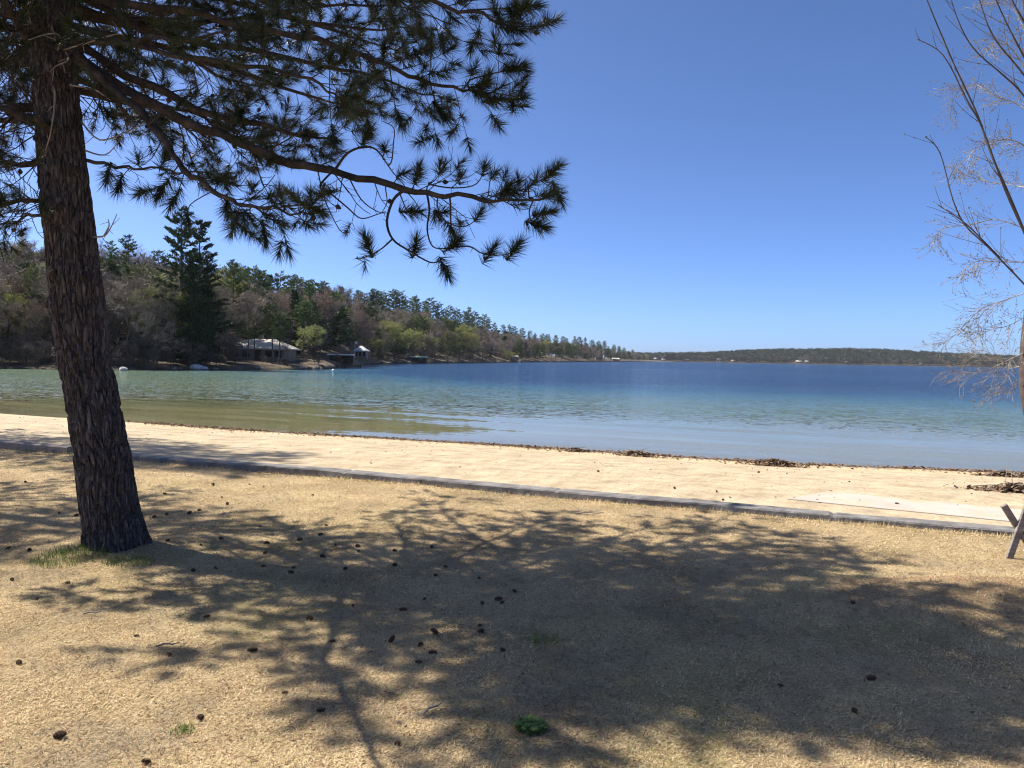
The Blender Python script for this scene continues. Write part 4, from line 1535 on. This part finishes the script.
# ------------------------------------------------------------------ forest trees
def foliage_tris(C, D, size, n_per, flat=0.6):
    """leafy slivers round centres C pointing roughly along D"""
    C = np.repeat(np.array(C), n_per, 0)
    D = np.repeat(np.array(D), n_per, 0)
    n = len(C)
    d = D + RNG.normal(0, 0.55, (n, 3)) * np.array([1, 1, flat])
    d /= np.linalg.norm(d, axis=1)[:, None]
    w = np.cross(d, RNG.normal(size=(n, 3)))
    w /= np.linalg.norm(w, axis=1)[:, None]
    s = size * RNG.uniform(0.6, 1.3, n)[:, None]
    c = C + RNG.normal(0, size * 0.35, (n, 3)) * np.array([1, 1, flat])
    V = np.empty((n, 3, 3))
    V[:, 0] = c - w * s * 0.22
    V[:, 1] = c + w * s * 0.22
    V[:, 2] = c + d * s
    return V.reshape(-1, 3)


def make_conifer(h, kind, fine=1.0):
    """returns (trunk MB, foliage verts). kinds: 'white' open plumes, 'spruce' narrow cone, 'red' round crown on a bare stem"""
    mb = MB()
    lean = rnd(-.02, .02) * h
    mb.tube([(0, 0, -.4), (lean * .3, 0, h * .35), (lean * .7, 0, h * .7), (lean, 0, h * .97)], [h * .014, h * .011, h * .007, .03], 7)
    C, D = [], []
    z0 = {'white': .22, 'spruce': .08, 'red': .45}[kind] * h
    z = z0
    while z < h * .985:
        t = (z - z0) / (h - z0)
        if kind == 'white':
            prof = (0.19 * (1 - t) ** 0.7 + 0.03) * (0.75 + 0.5 * random.random())
            nb, lift, step = 5, 0.25 + 0.5 * t, 0.052
        elif kind == 'spruce':
            prof = 0.15 * (1 - t) ** 0.85 + 0.015
            nb, lift, step = 7, -0.15 + 0.5 * t, 0.036
        else:
            prof = 0.15 * math.sin(math.pi * min(1, 0.22 + 0.78 * t)) ** 0.6 + 0.02
            nb, lift, step = 6, 0.3, 0.045
        a0 = rnd(0, 6.28)
        for k in range(nb):
            if kind == 'white' and random.random() < 0.15:
                continue
            a = a0 + 6.283 * k / nb + rnd(-.35, .35)
            L = prof * h * rnd(0.65, 1.2)
            d = Vector((math.cos(a), math.sin(a), lift + rnd(-.15, .15))).normalized()
            zz_ = z + rnd(-.5, .5) * step * h
            c0 = Vector((lean * zz_ / h, 0, zz_))
            if L > 0.8:
                mb.tube([c0, c0 + d * L * .85], [.05 * min(1, L / 3) + .01, .012], 3, False)
            m_ = max(2, int(L / (0.42 / fine)))
            for q in range(m_):
                f = (q + .6) / m_
                if kind != 'spruce' and f < 0.3:
                    continue
                wdt = L * 0.28 * (1 - .4 * f)
                off = Vector((-math.sin(a), math.cos(a), 0)) * rnd(-1, 1) * wdt
                p = c0 + d * L * f + off + Vector((0, 0, (0.06 * L * f * f if kind != 'spruce' else -0.06 * L * f)))
                C.append(tuple(p))
                D.append((d.x + off.x * .3, d.y + off.y * .3, d.z + .25))
        z += step * h * rnd(.75, 1.25)
    return mb, foliage_tris(C, D, 0.55 / fine ** .5, int(7 * fine), .45)


def make_bare(h, leafy=0.0, fine=1.0):
    """branching bare tree; twig slivers as a separate crown mesh"""
    mb = MB()
    tw = []
    lf = []

    def grow(p, d, L, r, lv):
        k = 3
        q = [Vector(p)]
        dd = Vector(d).normalized()
        for i in range(k):
            dd = (dd + Vector((rnd(-1, 1), rnd(-1, 1), rnd(-.6, .9))) * 0.17).normalized()
            q.append(q[-1] + dd * L / k)
        mb.tube(q, [r, r * .88, r * .76, r * .62], 6 if lv > 2 else 3, False)
        if lv == 0:
            for i in range(int(9 * fine)):
                t = random.random()
                c = q[1] * (1 - t) + q[3] * t
                e = (dd + Vector((rnd(-1, 1), rnd(-1, 1), rnd(-.5, 1.1))) * 0.8).normalized()
                l = rnd(.5, 1.3) * h / 16
                s = e.cross(Vector((rnd(-1, 1), rnd(-1, 1), rnd(-1, 1)))).normalized() * .018
                tw.append((c - s, c + s, c + e * l))
                for m_ in range(2):
                    c2 = c + e * l * rnd(.2, .8)
                    e2 = (e + Vector((rnd(-1, 1), rnd(-1, 1), rnd(-1, 1))) * .8).normalized()
                    s2 = e2.cross(Vector((rnd(-1, 1), rnd(-1, 1), rnd(-1, 1)))).normalized() * .014
                    tw.append((c2 - s2, c2 + s2, c2 + e2 * l * .6))
                    if random.random() < leafy:
                        e3 = Vector((rnd(-1, 1), rnd(-1, 1), rnd(-1, 1))).normalized()
                        w3 = e3.orthogonal().normalized() * .1
                        c3 = c2 + e2 * l * .5
                        lf.append((c3 - w3, c3 + w3, c3 + e3 * .24))
            return
        nc = 4 if lv > 1 else 4
        for c in range(nc):
            i = random.choice((1, 2, 3, 3)) if c else 3
            sd = dd.cross(Vector((rnd(-1, 1), rnd(-1, 1), rnd(-1, 1)))).normalized()
            sp_ = .35 if c == 0 else .85
            grow(q[i], dd * .9 + sd * sp_ + Vector((0, 0, .15)), L * rnd(.52, .75), r * (.62 if c == 0 else .42), lv - 1)
    grow((0, 0, -.3), (rnd(-.08, .08), rnd(-.08, .08), 1), h * .42, h * .011, 4)
    zmax = max(v[2] for v in mb.v)
    k = h / max(zmax, max(t[2][2] for t in tw))
    mb.v = [(x * k, y * k, z * k) for x, y, z in mb.v]
    T = np.array([[tuple(a * k) for a in t] for t in tw]).reshape(-1, 3)
    Lf = np.array([[tuple(a * k) for a in t] for t in lf]).reshape(-1, 3) if lf else None
    return mb, T, Lf


def tri_idx(V):
    return np.arange(len(V)).reshape(-1, 3)


PROTO = {}


def proto(key, kind, h, fm, fine=1.0, leafy=0.0):
    if kind == 'bare':
        mb, T, Lf = make_bare(h, leafy, fine)
        if Lf is not None:
            T = np.concatenate([T, Lf])
    else:
        mb, T = make_conifer(h, kind, fine)
    PROTO.setdefault(key, []).append((mb.mesh('trunk', MT['ftrunk'] if kind != 'bare' else MT['ftrunk']), np_mesh('crown', T, tri_idx(T), fm), h))


for i in range(3):
    proto('white pine', 'white', 18, MT['conifer'], 1.6)
for i in range(2):
    proto('spruce', 'spruce', 16, MT['darkconifer'], 1.0)
for i in range(3):
    proto('red pine', 'red', 16, MT['conifer'], 1.1)
for i in range(3):
    proto('bare', 'bare', 15, MT['twiggrey'], 1.0)
for i in range(2):
    proto('budding', 'bare', 14, MT['twigred'], 1.0, 0.35)
for i in range(2):
    proto('leafing', 'bare', 12, MT['twiggreen'], 0.7, 0.9)
proto('shrub', 'bare', 4.5, MT['shrubtwig'], 0.7)
proto('shrub', 'bare', 4.0, MT['shrubtwig'], 0.7, 0.2)
proto('dark pine', 'white', 19, MT['darkconifer'], 2.2)
proto('dark pine', 'white', 18, MT['darkconifer'], 2.2)


def put_tree(name, key, px, d, h, label, group, zoff=0.0, var=None, cat='tree'):
    tm, cm, ph = random.choice(PROTO[key]) if var is None else PROTO[key][var]
    p = fpos(px, d)
    s_in = d - ds(px)
    p.z = hill_z(px, s_in) + zoff
    r_ = empty(name, p, label, cat, group, rnd(0, 6.28))
    k = h / ph
    r_.scale = (k * rnd(.9, 1.15), k * rnd(.9, 1.15), k)
    link('trunk', tm, None, r_)
    link('crown', cm, None, r_)
    return r_


# outline of the wood as seen over the water: tree tops, pixels above the horizon
top_line = [(-300, 120), (0, 112), (60, 110), (120, 112), (150, 100), (230, 92), (262, 84), (300, 76), (330, 72), (353, 68), (390, 62), (416, 60), (440, 52), (470, 47), (489, 38),
            (512, 31), (539, 24), (586, 20), (612, 16), (635, 10), (643, 7)]

SECT = [(-1000, 40, 'left of the leaning trunk'), (40, 150, 'between the leaning trunk and the tall dark pines'), (150, 228, 'around the tall dark pines'),
        (228, 300, 'behind the hip-roofed house'), (300, 375, 'around the boathouse and cottage'), (375, 440, 'just right of the grey-roofed cottage'),
        (440, 520, 'on the middle of the wooded slope'), (520, 600, 'on the low outer end of the wooded shore'), (600, 800, 'at the tip of the wooded point')]
DESC = {'white pine': ('pine_tree', 'feathery green pine'), 'spruce': ('spruce_tree', 'narrow dark spruce'), 'red pine': ('pine_tree', 'round-topped green pine'),
        'bare': ('bare_tree', 'leafless grey-brown tree'), 'budding': ('bare_tree', 'reddish budding tree'), 'leafing': ('leafing_tree', 'yellow-green leafing tree'),
        'shrub': ('shrub', 'bare twiggy shrub')}


def sect(px):
    for a, b_, n_ in SECT:
        if a <= px < b_:
            return n_


def auto(key, px, s, h):
    nm, de = DESC[key]
    d = ds(px) + s
    row = 'at the waterside' if s < 9 else ('on the ridge' if s > 85 else 'in the wood')
    put_tree(nm, key, px, d, h, f'{de} {row} {sect(px)}', ('shrubs' if key == 'shrub' else de + 's') + ' along the wooded far shore', cat='shrub' if key == 'shrub' else 'tree')


def cap_h(px, d, frac=1.0):
    """height of a tree standing at px,d whose top touches the outline"""
    s = d - ds(px)
    return (interp(px, top_line) * frac) * d / F + 1.6 - hill_z(px, s)


# particular trees
put_tree('pine_tree', 'dark pine', 181, 108, 21.5, 'tallest dark feathery pine standing at the waterside across the bay', None, var=0)
put_tree('pine_tree', 'dark pine', 199, 111, 20.0, 'second tall dark pine crowding the right side of the tallest one', None, var=1)
put_tree('spruce_tree', 'spruce', 190, 107, 14, 'black spruce filling the foot of the two tall dark pines', None, var=0)
put_tree('spruce_tree', 'spruce', 205, 109, 11.5, 'dark spruce at water level on the right of the tall pines', None, var=1)
put_tree('spruce_tree', 'spruce', 174, 110, 11, 'dark spruce at water level on the left of the tall pines', None, var=1)
put_tree('pine_tree', 'white pine', 128, 150, cap_h(128, 150, 1.06), 'green pine rising above bare woods just right of the leaning trunk', None, var=2)
put_tree('pine_tree', 'white pine', 308, 150, cap_h(308, 150, .98), 'tall layered pine between the hip-roofed house and the boathouse', None, var=2)
put_tree('pine_tree', 'white pine', 232, 130, cap_h(232, 130, .97), 'pale feathery pine above the left end of the hip-roofed house', None, var=0)
put_tree('pine_tree', 'red pine', 255, 140, cap_h(255, 140, 1.0), 'broad round-topped pine directly above the hip-roofed house', None, var=1)
put_tree('pine_tree', 'red pine', 272, 124, 9.5, 'dark pine standing in front of the hip-roofed house', None, var=0)
put_tree('pine_tree', 'red pine', 254, 125, 8.0, 'slim pine with bare trunk before the left half of the house', None, var=2)
put_tree('pine_tree', 'red pine', 279, 122, 8.5, 'slim dark pine before the right half of the house', None, var=1)
put_tree('shrub', 'shrub', 262, 119, 1.6, 'low brown shrub on the bank below the middle of the house', None, var=0, cat='shrub')
put_tree('shrub', 'shrub', 284, 119, 2.0, 'dark shrub on the bank below the right end of the house', None, var=1, cat='shrub')
put_tree('shrub', 'shrub', 235, 116, 2.2, 'twiggy shrub on the bank left of the house', None, var=1, cat='shrub')
put_tree('bare_tree', 'budding', 246, 126, 11.5, 'reddish budding tree over the left end of the house roof', None, var=0)
put_tree('bare_tree', 'bare', 289, 124, 6.5, 'small bare tree before the right end of the house', None, var=1)
put_tree('leafing_tree', 'leafing', 318, 131, 7.0, 'yellow-green leafing tree beside the boathouse', None, var=0)
put_tree('leafing_tree', 'leafing', 371, 218, 8.0, 'pale green young tree right of the grey-roofed cottage', None, var=1)
put_tree('leafing_tree', 'leafing', 505, 415, 12.0, 'pale green leafing tree at the water far along the shore', None, var=1)
put_tree('leafing_tree', 'leafing', 38, 110, 8.5, 'yellow-green leafing tree low to the left of the leaning trunk', None, var=0)
# general individuals, nearest rows
keys_front = ['bare'] * 5 + ['budding'] * 3 + ['white pine'] * 3 + ['red pine'] * 2 + ['spruce'] + ['leafing']
cnt = 0
for px in list(np.arange(-170, 228, 7.0)):
    auto(random.choice(['bare', 'bare', 'bare', 'budding', 'budding', 'white pine', 'leafing'] if px < 150 else keys_front), px + rnd(-3, 3), rnd(5, 16), rnd(8, 12.5))
for px in list(np.arange(-150, 230, 9.0)):
    s = rnd(20, 48)
    k = random.choice(['bare', 'bare', 'budding', 'white pine', 'spruce', 'leafing'])
    auto(k, px + rnd(-3, 3), s, min(14, cap_h(px, ds(px) + s, rnd(.7, .9))))
for px in list(np.arange(-140, 232, 10.0)):
    s = rnd(70, 110)
    k = random.choice(['bare', 'budding', 'white pine', 'red pine', 'bare', 'leafing'])
    auto(k, px + rnd(-3, 3), s, cap_h(px, ds(px) + s, rnd(.9, 1.02)))
for px in list(np.arange(226, 376, 6.0)):
    s = rnd(22, 45)
    k = random.choice(keys_front)
    auto(k, px + rnd(-3, 3), s, min(15, cap_h(px, ds(px) + s, rnd(.66, .9))))
for px in list(np.arange(226, 376, 6.5)):
    s = rnd(60, 105)
    auto(random.choice(['white pine', 'red pine', 'red pine', 'bare', 'spruce']), px + rnd(-3, 3), s, cap_h(px, ds(px) + s, rnd(.92, 1.04)))
for px in list(np.arange(376, 520, 4.2)):
    s = rnd(3, 18)
    auto(random.choice(['bare', 'bare', 'bare', 'budding', 'leafing', 'red pine', 'white pine']), px + rnd(-2, 2), s, rnd(9, 14))
for px in list(np.arange(376, 640, 4.6)):
    s = rnd(25, 60)
    auto(random.choice(keys_front), px + rnd(-2, 2), s, min(16, cap_h(px, ds(px) + s, rnd(.7, .95))))
for px in list(np.arange(378, 640, 6.5)):
    s = rnd(80, 115)
    auto(random.choice(['white pine', 'red pine', 'red pine', 'white pine', 'red pine']), px + rnd(-2, 2), s, cap_h(px, ds(px) + s, rnd(.92, 1.08)))
for px in list(np.arange(520, 644, 4.6)):
    s = rnd(2, 16)
    auto(random.choice(['bare', 'budding', 'red pine', 'white pine', 'red pine']), px + rnd(-2, 2), s, min(15, cap_h(px, ds(px) + s, rnd(.6, .85))))
for px in list(np.arange(-150, 228, 4.5)) + [300, 312, 322, 340, 366, 378, 384, 392, 402, 412]:
    auto('shrub', px + rnd(-4, 4), rnd(0.6, 4.5), rnd(1.6, 4.2))


# the remaining wood, one mass
def low_tree(kind, h=1.0, dens=1.0):
    C, D = [], []
    for i in range(int(26 * dens)):
        t = random.random() ** 0.9
        if kind == 'con':
            r_ = 0.2 * (1 - t) ** .8 + .02
            z = .15 + .85 * t
        else:
            z = .2 + .8 * t
            r_ = .3 * math.sin(math.pi * min(1, .15 + .8 * t)) ** .7
        a = rnd(0, 6.28)
        q = math.sqrt(random.random()) * r_
        C.append((math.cos(a) * q, math.sin(a) * q, z * h))
        D.append((math.cos(a) * .8, math.sin(a) * .8, .35))
    if kind == 'con':
        return foliage_tris(C, D, .085 if dens > 1 else .13, 14 if dens > 1 else 8, .5)
    V = foliage_tris(C, D, .1 if dens > 1 else .17, 18 if dens > 1 else 9, 1.0).reshape(-1, 3, 3)
    mid_ = (V[:, 0] + V[:, 1]) / 2                          # thin slivers for bare twigs
    V[:, 0] = mid_ + (V[:, 0] - mid_) * .35
    V[:, 1] = mid_ + (V[:, 1] - mid_) * .35
    return V.reshape(-1, 3)


TINTS = {'con': [(.08, .11, .036), (.1, .13, .045), (.06, .082, .03)], 'dec': [(.29, .245, .2), (.29, .23, .175), (.25, .21, .17), (.28, .27, .14)]}
TINTS_FAR = {'con': [(.05, .064, .032), (.058, .07, .036), (.045, .056, .03)], 'dec': [(.16, .14, .118), (.15, .125, .1), (.135, .12, .1)]}


def mass(name, spots, label, low, tints=TINTS):
    Vs, Cs = [], []
    for (p, h, kind) in spots:
        B = random.choice(low[kind])
        a = rnd(0, 6.28)
        ca, sa = math.cos(a), math.sin(a)
        w_ = h * rnd(.8, 1.25)
        V = np.stack([(B[:, 0] * ca - B[:, 1] * sa) * w_ + p[0], (B[:, 0] * sa + B[:, 1] * ca) * w_ + p[1], B[:, 2] * h + p[2]], 1)
        Vs.append(V)
        c = np.array(random.choice(tints[kind])) * rnd(.8, 1.2)
        Cs.append(np.tile(c, (len(V), 1)))
    V = np.concatenate(Vs)
    o = link(name, np_mesh(name, V, tri_idx(V), MT['forest'], np.concatenate(Cs)))
    return tag(o, label, 'forest', kind='stuff')


low = {'con': [low_tree('con', 1, 2.2) for _ in range(5)], 'dec': [low_tree('dec', 1, 2.4) for _ in range(5)]}
spots = []
for i in range(950):
    px = rnd(-260, 648)
    s = 8 + 110 * random.random() ** .8
    if 222 < px < 375 and s < 24:
        continue
    d = ds(px) + s
    h = min(rnd(8, 14), cap_h(px, d, rnd(.7, .97)))
    if h < 2.5:
        continue
    p = fpos(px, d)
    p.z = hill_z(px, s) - .3
    spots.append((p, h, 'con' if random.random() < (.3 if px < 230 else .5) else 'dec'))
mass('forest', spots, 'mixed wood filling the slope behind the single trees across the bay', low)
low2 = {'con': [low_tree('con', 1, .55) for _ in range(6)], 'dec': [low_tree('dec', 1, .55) for _ in range(6)]}
for k in low2:
    low2[k] = [np.concatenate([v]) * np.array([1.5, 1.5, 1]) for v in low2[k]]
spots = []
for i in range(8500):
    px = rnd(610, 1250)
    t = random.random()
    d = 1593 + 310 * t ** 1.3
    p = fpos(px, d)
    p.z = -1.5 + 2.2 * sstep((d - 1582) / 20) + interp(px, ridge2) * sstep((d - 1600) / 250)
    front = d < 1660
    con = random.random() < (.45 if front else .72)
    spots.append((p, rnd(10, 15) if con else rnd(8, 13), 'con' if con else 'dec'))
mass('distant_forest', spots, 'far band of dark woods across the open lake', low2, TINTS_FAR)


# ------------------------------------------------------------------ buildings
def gable(b, w, d, z0, z1, ov=.4, ridge_x=True):
    W2, D2 = w / 2 + ov, d / 2 + ov
    v = [(-W2, -D2, z0), (W2, -D2, z0), (W2, D2, z0), (-W2, D2, z0), (-W2, 0, z1), (W2, 0, z1)]
    i = len(b.v)
    if not ridge_x:
        v = [(y, x, z) for x, y, z in v]
    b.v += v
    b.f += [tuple(i + k for k in q) for q in ((0, 1, 5, 4), (2, 3, 4, 5), (0, 4, 3), (1, 2, 5), (3, 2, 1, 0))]


def hip(b, w, d, z0, z1, rw, ov=.6):
    W2, D2 = w / 2 + ov, d / 2 + ov
    i = len(b.v)
    b.v += [(-W2, -D2, z0), (W2, -D2, z0), (W2, D2, z0), (-W2, D2, z0), (-rw / 2, 0, z1), (rw / 2, 0, z1)]
    b.v += [(-W2, -D2, z0 - .18), (W2, -D2, z0 - .18), (W2, D2, z0 - .18), (-W2, D2, z0 - .18)]
    b.f += [tuple(i + k for k in q) for q in ((0, 1, 5, 4), (2, 3, 4, 5), (0, 4, 3), (1, 2, 5), (6, 7, 1, 0), (7, 8, 2, 1), (8, 9, 3, 2), (9, 6, 0, 3), (9, 8, 7, 6))]


def window(parent, x, y, z, w, h, fm='greywall'):
    b = MB()
    b.box((x, y, z), (w + .16, .06, h + .16))
    f = b.build('window', MT[fm], parent)
    b = MB()
    b.box((x, y - .035, z), (w, .03, h))
    b.build('pane', MT['glass'], f)


p = fpos(262, 131)
p.z = hill_z(262, 10) - .1
hs = empty('lakeside_house', p, 'low tan house with a pale hip roof among trees across the bay', 'house', rz=math.atan2(262 - 512, F) * -1 * .0)
b = MB()
b.box((0, 0, 1.0), (9.6, 7, 2.4))
b.build('wall', MT['wall'], hs)
b = MB()
hip(b, 9.6, 7, 2.25, 3.85, 4.6, .6)
ro = b.build('roof', MT['roof'], hs)
b = MB()
b.box((-.6, 1.2, 3.9), (.7, .7, 1.5))
b.build('chimney', MT['rock'], ro)
for x in (-3.4, -1.6, 2.2, 3.8):
    window(hs, x, -3.51, 1.35, 1.0, .9, 'darkwood')
b = MB()
b.box((.4, -3.52, .95), (.95, .07, 2.0))
dr = b.build('door', MT['darkwood'], hs)
b = MB()
b.box((.75, -3.57, .95), (.05, .05, .12))
b.build('handle', MT['white'], dr)

p = fpos(341, 150)
p.z = WATER + .25
bh = empty('boathouse', p, 'dark open boathouse with a flat pale roof at the waterside', 'boathouse')
b = MB()
b.box((0, 1.6, 1.0), (3.9, .15, 1.9))
b.box((-1.9, 0, 1.0), (.12, 3.1, 1.9))
b.build('wall', MT['darkwood'], bh)
b = MB()
b.box((0, 0, 2.05), (4.6, 4.0, .2))
b.build('roof', MT['white'], bh)
for x in (-1.85, 0.0, 1.85):
    b = MB()
    b.box((x, -1.6, .95), (.16, .16, 2.0))
    b.build('post', MT['darkwood'], bh)
p = fpos(343, 142)
p.z = WATER
dk = empty('wooden_dock', p, 'dark low wooden dock reaching into the water before the boathouse', 'dock')
b = MB()
for k in range(26):
    b.box((-3.2 + k * .26, 0, .42), (.23, 2.2, .06))
b.box((0, -.8, .33), (6.6, .12, .1))
b.box((0, .8, .33), (6.6, .12, .1))
b.build('deck', MT['darkwood'], dk)
for x in (-3, 0, 3):
    for y in (-1, 1):
        b = MB()
        b.tube([(x, y, -1.2), (x, y, .75)], .09, 8)
        b.build('post', MT['darkwood'], dk)

p = fpos(361, 196)
p.z = hill_z(361, 14) + .3
ct = empty('cottage', p, 'small cottage with a light grey hip roof and dark windows beside the boathouse', 'cottage')
b = MB()
b.box((0, 0, .9), (3.0, 3.0, 2.2))
b.build('wall', MT['wall'], ct)
b = MB()
hip(b, 3.0, 3.0, 1.95, 3.2, .5, .35)
b.build('roof', MT['greyroof'], ct)
for x in (-.95, 0, .95):
    window(ct, x, -1.51, 1.15, .6, 1.1)
p = fpos(354.5, 190)
p.z = hill_z(354.5, 20)
lp = empty('flagpole', p, 'thin pole with a small white flag left of the grey-roofed cottage', 'flagpole')
b = MB()
b.tube([(0, 0, -.3), (0, 0, 4.3)], .05, 8)
b.build('pole', MT['white'], lp)
b = MB()
b.quad((.05, 0, 3.6), (.6, .05, 3.55), (.6, .08, 4.2), (.05, 0, 4.25))
o = b.build('flag', MT['white'], lp)
o.modifiers.new('s', 'SOLIDIFY').thickness = .02


def small_house(px, d, zb, w, dp, h, rise, wm, rm, label, name='lakeside_house', grp='small houses along the far shores'):
    p = fpos(px, d)
    p.z = zb
    r_ = empty(name, p, label, 'house', grp, rnd(-.25, .25))
    b = MB()
    b.box((0, 0, h / 2 - .3), (w, dp, h + .6))
    b.build('wall', wm, r_)
    b = MB()
    gable(b, w, dp, h + .002, h + rise, .4)
    b.build('roof', rm, r_)
    for x in (-w * .27, w * .27):
        window(r_, x, -dp / 2 - .02, h * .55, w * .16, h * .4)


small_house(417, 276, hill_z(417, 8) - .1, 6.5, 4, 1.0, .6, MT['darkwood'], MT['greenroof'], 'low shed with a pale green roof at the waterside, left part of the wooded shore')
small_house(514, 446, hill_z(514, 12), 3.4, 3, 1.8, 1.0, MT['wall'], MT['roof'], 'tiny grey-roofed cabin right of the pale green leafing tree')
small_house(598, 815, hill_z(598, 20) + 1.5, 7, 6, 2.2, 1.5, MT['wall'], MT['darkwood'], 'tan cabin in the trees, left of two near the wooded point')
small_house(615, 925, hill_z(615, 8), 8, 6, 2.2, 1.5, MT['wall'], MT['roof'], 'tan cabin close to the water, right of two near the wooded point')
for px, w, h, wm, rm, lb in [(655, 9, 6, 'white', 'greyroof', 'tall white house nearest the wooded point on the far shore'),
                             (663, 11, 4, 'white', 'greyroof', 'low white house second from the wooded point on the far shore'),
                             (686, 14, 4, 'white', 'greyroof', 'wide white house left of the far shore tower house'),
                             (709, 9, 9, 'white', 'greyroof', 'tall pale house set back in the far woods'),
                             (718, 10, 8, 'white', 'white', 'brightest tall white house on the far shore'),
                             (733, 12, 4, 'wall', 'roof', 'tan low house right of the brightest white house'),
                             (748, 10, 4, 'wall', 'greyroof', 'small tan house in the middle of the far shore'),
                             (798, 14, 5, 'wall', 'roof', 'wide tan house left of a white one on the far shore'),
                             (806, 9, 5, 'white', 'roof', 'white house beside a wide tan one on the far shore'),
                             (846, 9, 5, 'wall', 'greyroof', 'tan house below the highest part of the far hill'),
                             (921, 9, 4, 'wall', 'roof', 'small tan house on the far shore near the birch twigs')]:
    d = 1601 if px != 709 else 1640
    small_house(px, d, 0.2 if px != 709 else 3, w * .75, 7, h * .75, 2.4, MT['greywall' if wm == 'white' and px != 718 else wm], MT[rm], lb)


# ------------------------------------------------------------------ boulders, buoy
def boulder(px, d, w, h, label, z=None, grp='boulders along the far shore'):
    b = MB()
    nu, nv = 14, 9
    sd = rnd(0, 50)
    for j in range(nv + 1):
        th = math.pi * j / nv
        for i in range(nu):
            ph = 2 * math.pi * i / nu
            q = Vector((math.sin(th) * math.cos(ph), math.sin(th) * math.sin(ph), math.cos(th)))
            k = 1 + .28 * noise.noise(q * 1.6 + Vector((sd, 0, 0))) + .1 * noise.noise(q * 4 + Vector((sd, 3, 0)))
            b.v.append((q.x * w / 2 * k, q.y * w * .4 * k, q.z * h * .45 * k + h * .1))
    for j in range(nv):
        for i in range(nu):
            b.f.append((j * nu + i, (j + 1) * nu + i, (j + 1) * nu + (i + 1) % nu, j * nu + (i + 1) % nu))
    o = b.build('boulder', MT['palerock' if 'pale boulder' in label else 'rock'])
    p = fpos(px, d)
    p.z = WATER + .02 if z is None else z
    o.location = p
    tag(o, label, 'boulder', grp)


boulder(196, 104.5, 1.9, 1.15, 'largest pale boulder at the foot of the tall dark pines')
boulder(203.5, 104.5, 1.2, .7, 'smaller pale boulder touching the largest one')
boulder(123, 93, 1.0, .6, 'pale boulder at the waterside right of the leaning trunk')
boulder(174.5, 101, .75, .5, 'small pale rock between the trunk and the big boulder, left of a pair')
boulder(180, 102, .6, .35, 'small pale rock between the trunk and the big boulder, right of a pair')
boulder(215, 106, 1.0, .35, 'flat grey rock just right of the largest boulder')
boulder(302, 120.5, 1.1, .6, 'pale rock at the waterside below the right end of the house')
boulder(309, 122, .8, .5, 'grey rock beside the pale one below the house')
boulder(317, 125, 1.0, .8, 'dark grey rock at the end of the house shore')
boulder(257, 114, 1.1, .45, 'low brown rock on the bank before the house')
boulder(238, 110, .9, .4, 'low rock on the bank left of the house')
boulder(377, 228, 1.8, 1.0, 'pale rock at the water beside the green young tree')
for px in (388, 396, 405, 424, 436, 447, 463, 474, 486, 497, 508, 519, 533, 547):
    boulder(px, ds(px) - .3, rnd(1.2, 2.6) * (1 + (px - 380) / 250), rnd(.5, .9) * (1 + (px - 380) / 250), 'pale rock on the dark water line of the long wooded shore',
            grp='rocks along the long wooded shore')
p = fpos(333, 108)
p.z = WATER
by = empty('mooring_buoy', p, 'small white mooring buoy floating before the boathouse', 'buoy')
b = MB()
b.tube([(0, 0, -.15), (0, 0, -.08), (0, 0, .05), (0, 0, .18), (0, 0, .24)], [.08, .17, .21, .15, .05], 14)
b.build('float', MT['white'], by, True)
b = MB()
b.tube([(0, 0, .23), (0, 0, .34)], .03, 8)
b.build('ring', MT['darkwood'], by)

# ------------------------------------------------------------------ the air over the lake
b = MB()
b.box((0, 300, 24.5), (7200, 6400, 63))
m, nt = mat('lake_haze')
pv = N(nt, 'ShaderNodeVolumePrincipled', ins={'Color': (0.86, 0.92, 1.0, 1), 'Density': HAZE, 'Anisotropy': 0.2})
ou = N(nt, 'ShaderNodeOutputMaterial')
nt.links.new(pv.outputs[0], ou.inputs['Volume'])
if HAZE > 0:
    tag(b.build('haze', m), 'thin pale haze in the air over the lake', 'haze', kind='stuff')

# ------------------------------------------------------------------ sky and sun
w = bpy.data.worlds.new('World')
sc.world = w
w.use_nodes = True
nt = w.node_tree
nt.nodes.clear()
out = nt.nodes.new('ShaderNodeOutputWorld')
bg = nt.nodes.new('ShaderNodeBackground')
sky = nt.nodes.new('ShaderNodeTexSky')
sky.sky_type = 'NISHITA'
sky.sun_disc = False
sky.sun_elevation = R(SUN_EL)
sky.sun_rotation = math.atan2(SUN_XY.x, SUN_XY.y)
sky.air_density = 0.4
sky.dust_density = 1.0
sky.ozone_density = 10.0
bg.inputs[1].default_value = 0.125
nt.links.new(sky.outputs[0], bg.inputs[0])
nt.links.new(bg.outputs[0], out.inputs[0])
sl = bpy.data.lights.new('sun', 'SUN')
sl.energy = 5.0
sl.angle = R(0.53)
sl.color = (1.0, 0.95, 0.86)
so = bpy.data.objects.new('sun', sl)
COL.objects.link(so)
tos = Vector((SUN_XY.x * math.cos(R(SUN_EL)), SUN_XY.y * math.cos(R(SUN_EL)), math.sin(R(SUN_EL))))
so.rotation_euler = tos.to_track_quat('Z', 'Y').to_euler()
so.location = (-20, 10, 30)

sc.view_settings.view_transform = 'Standard'
sc.view_settings.look = 'None'
sc.view_settings.exposure = 0.98
sc.view_settings.gamma = 1
sc.cycles.max_bounces = 6
sc.cycles.transparent_max_bounces = 12
sc.cycles.diffuse_bounces = 3
sc.cycles.use_denoising = True
sc.cycles.filter_width = 1.15
sc.cycles.volume_bounces = 0
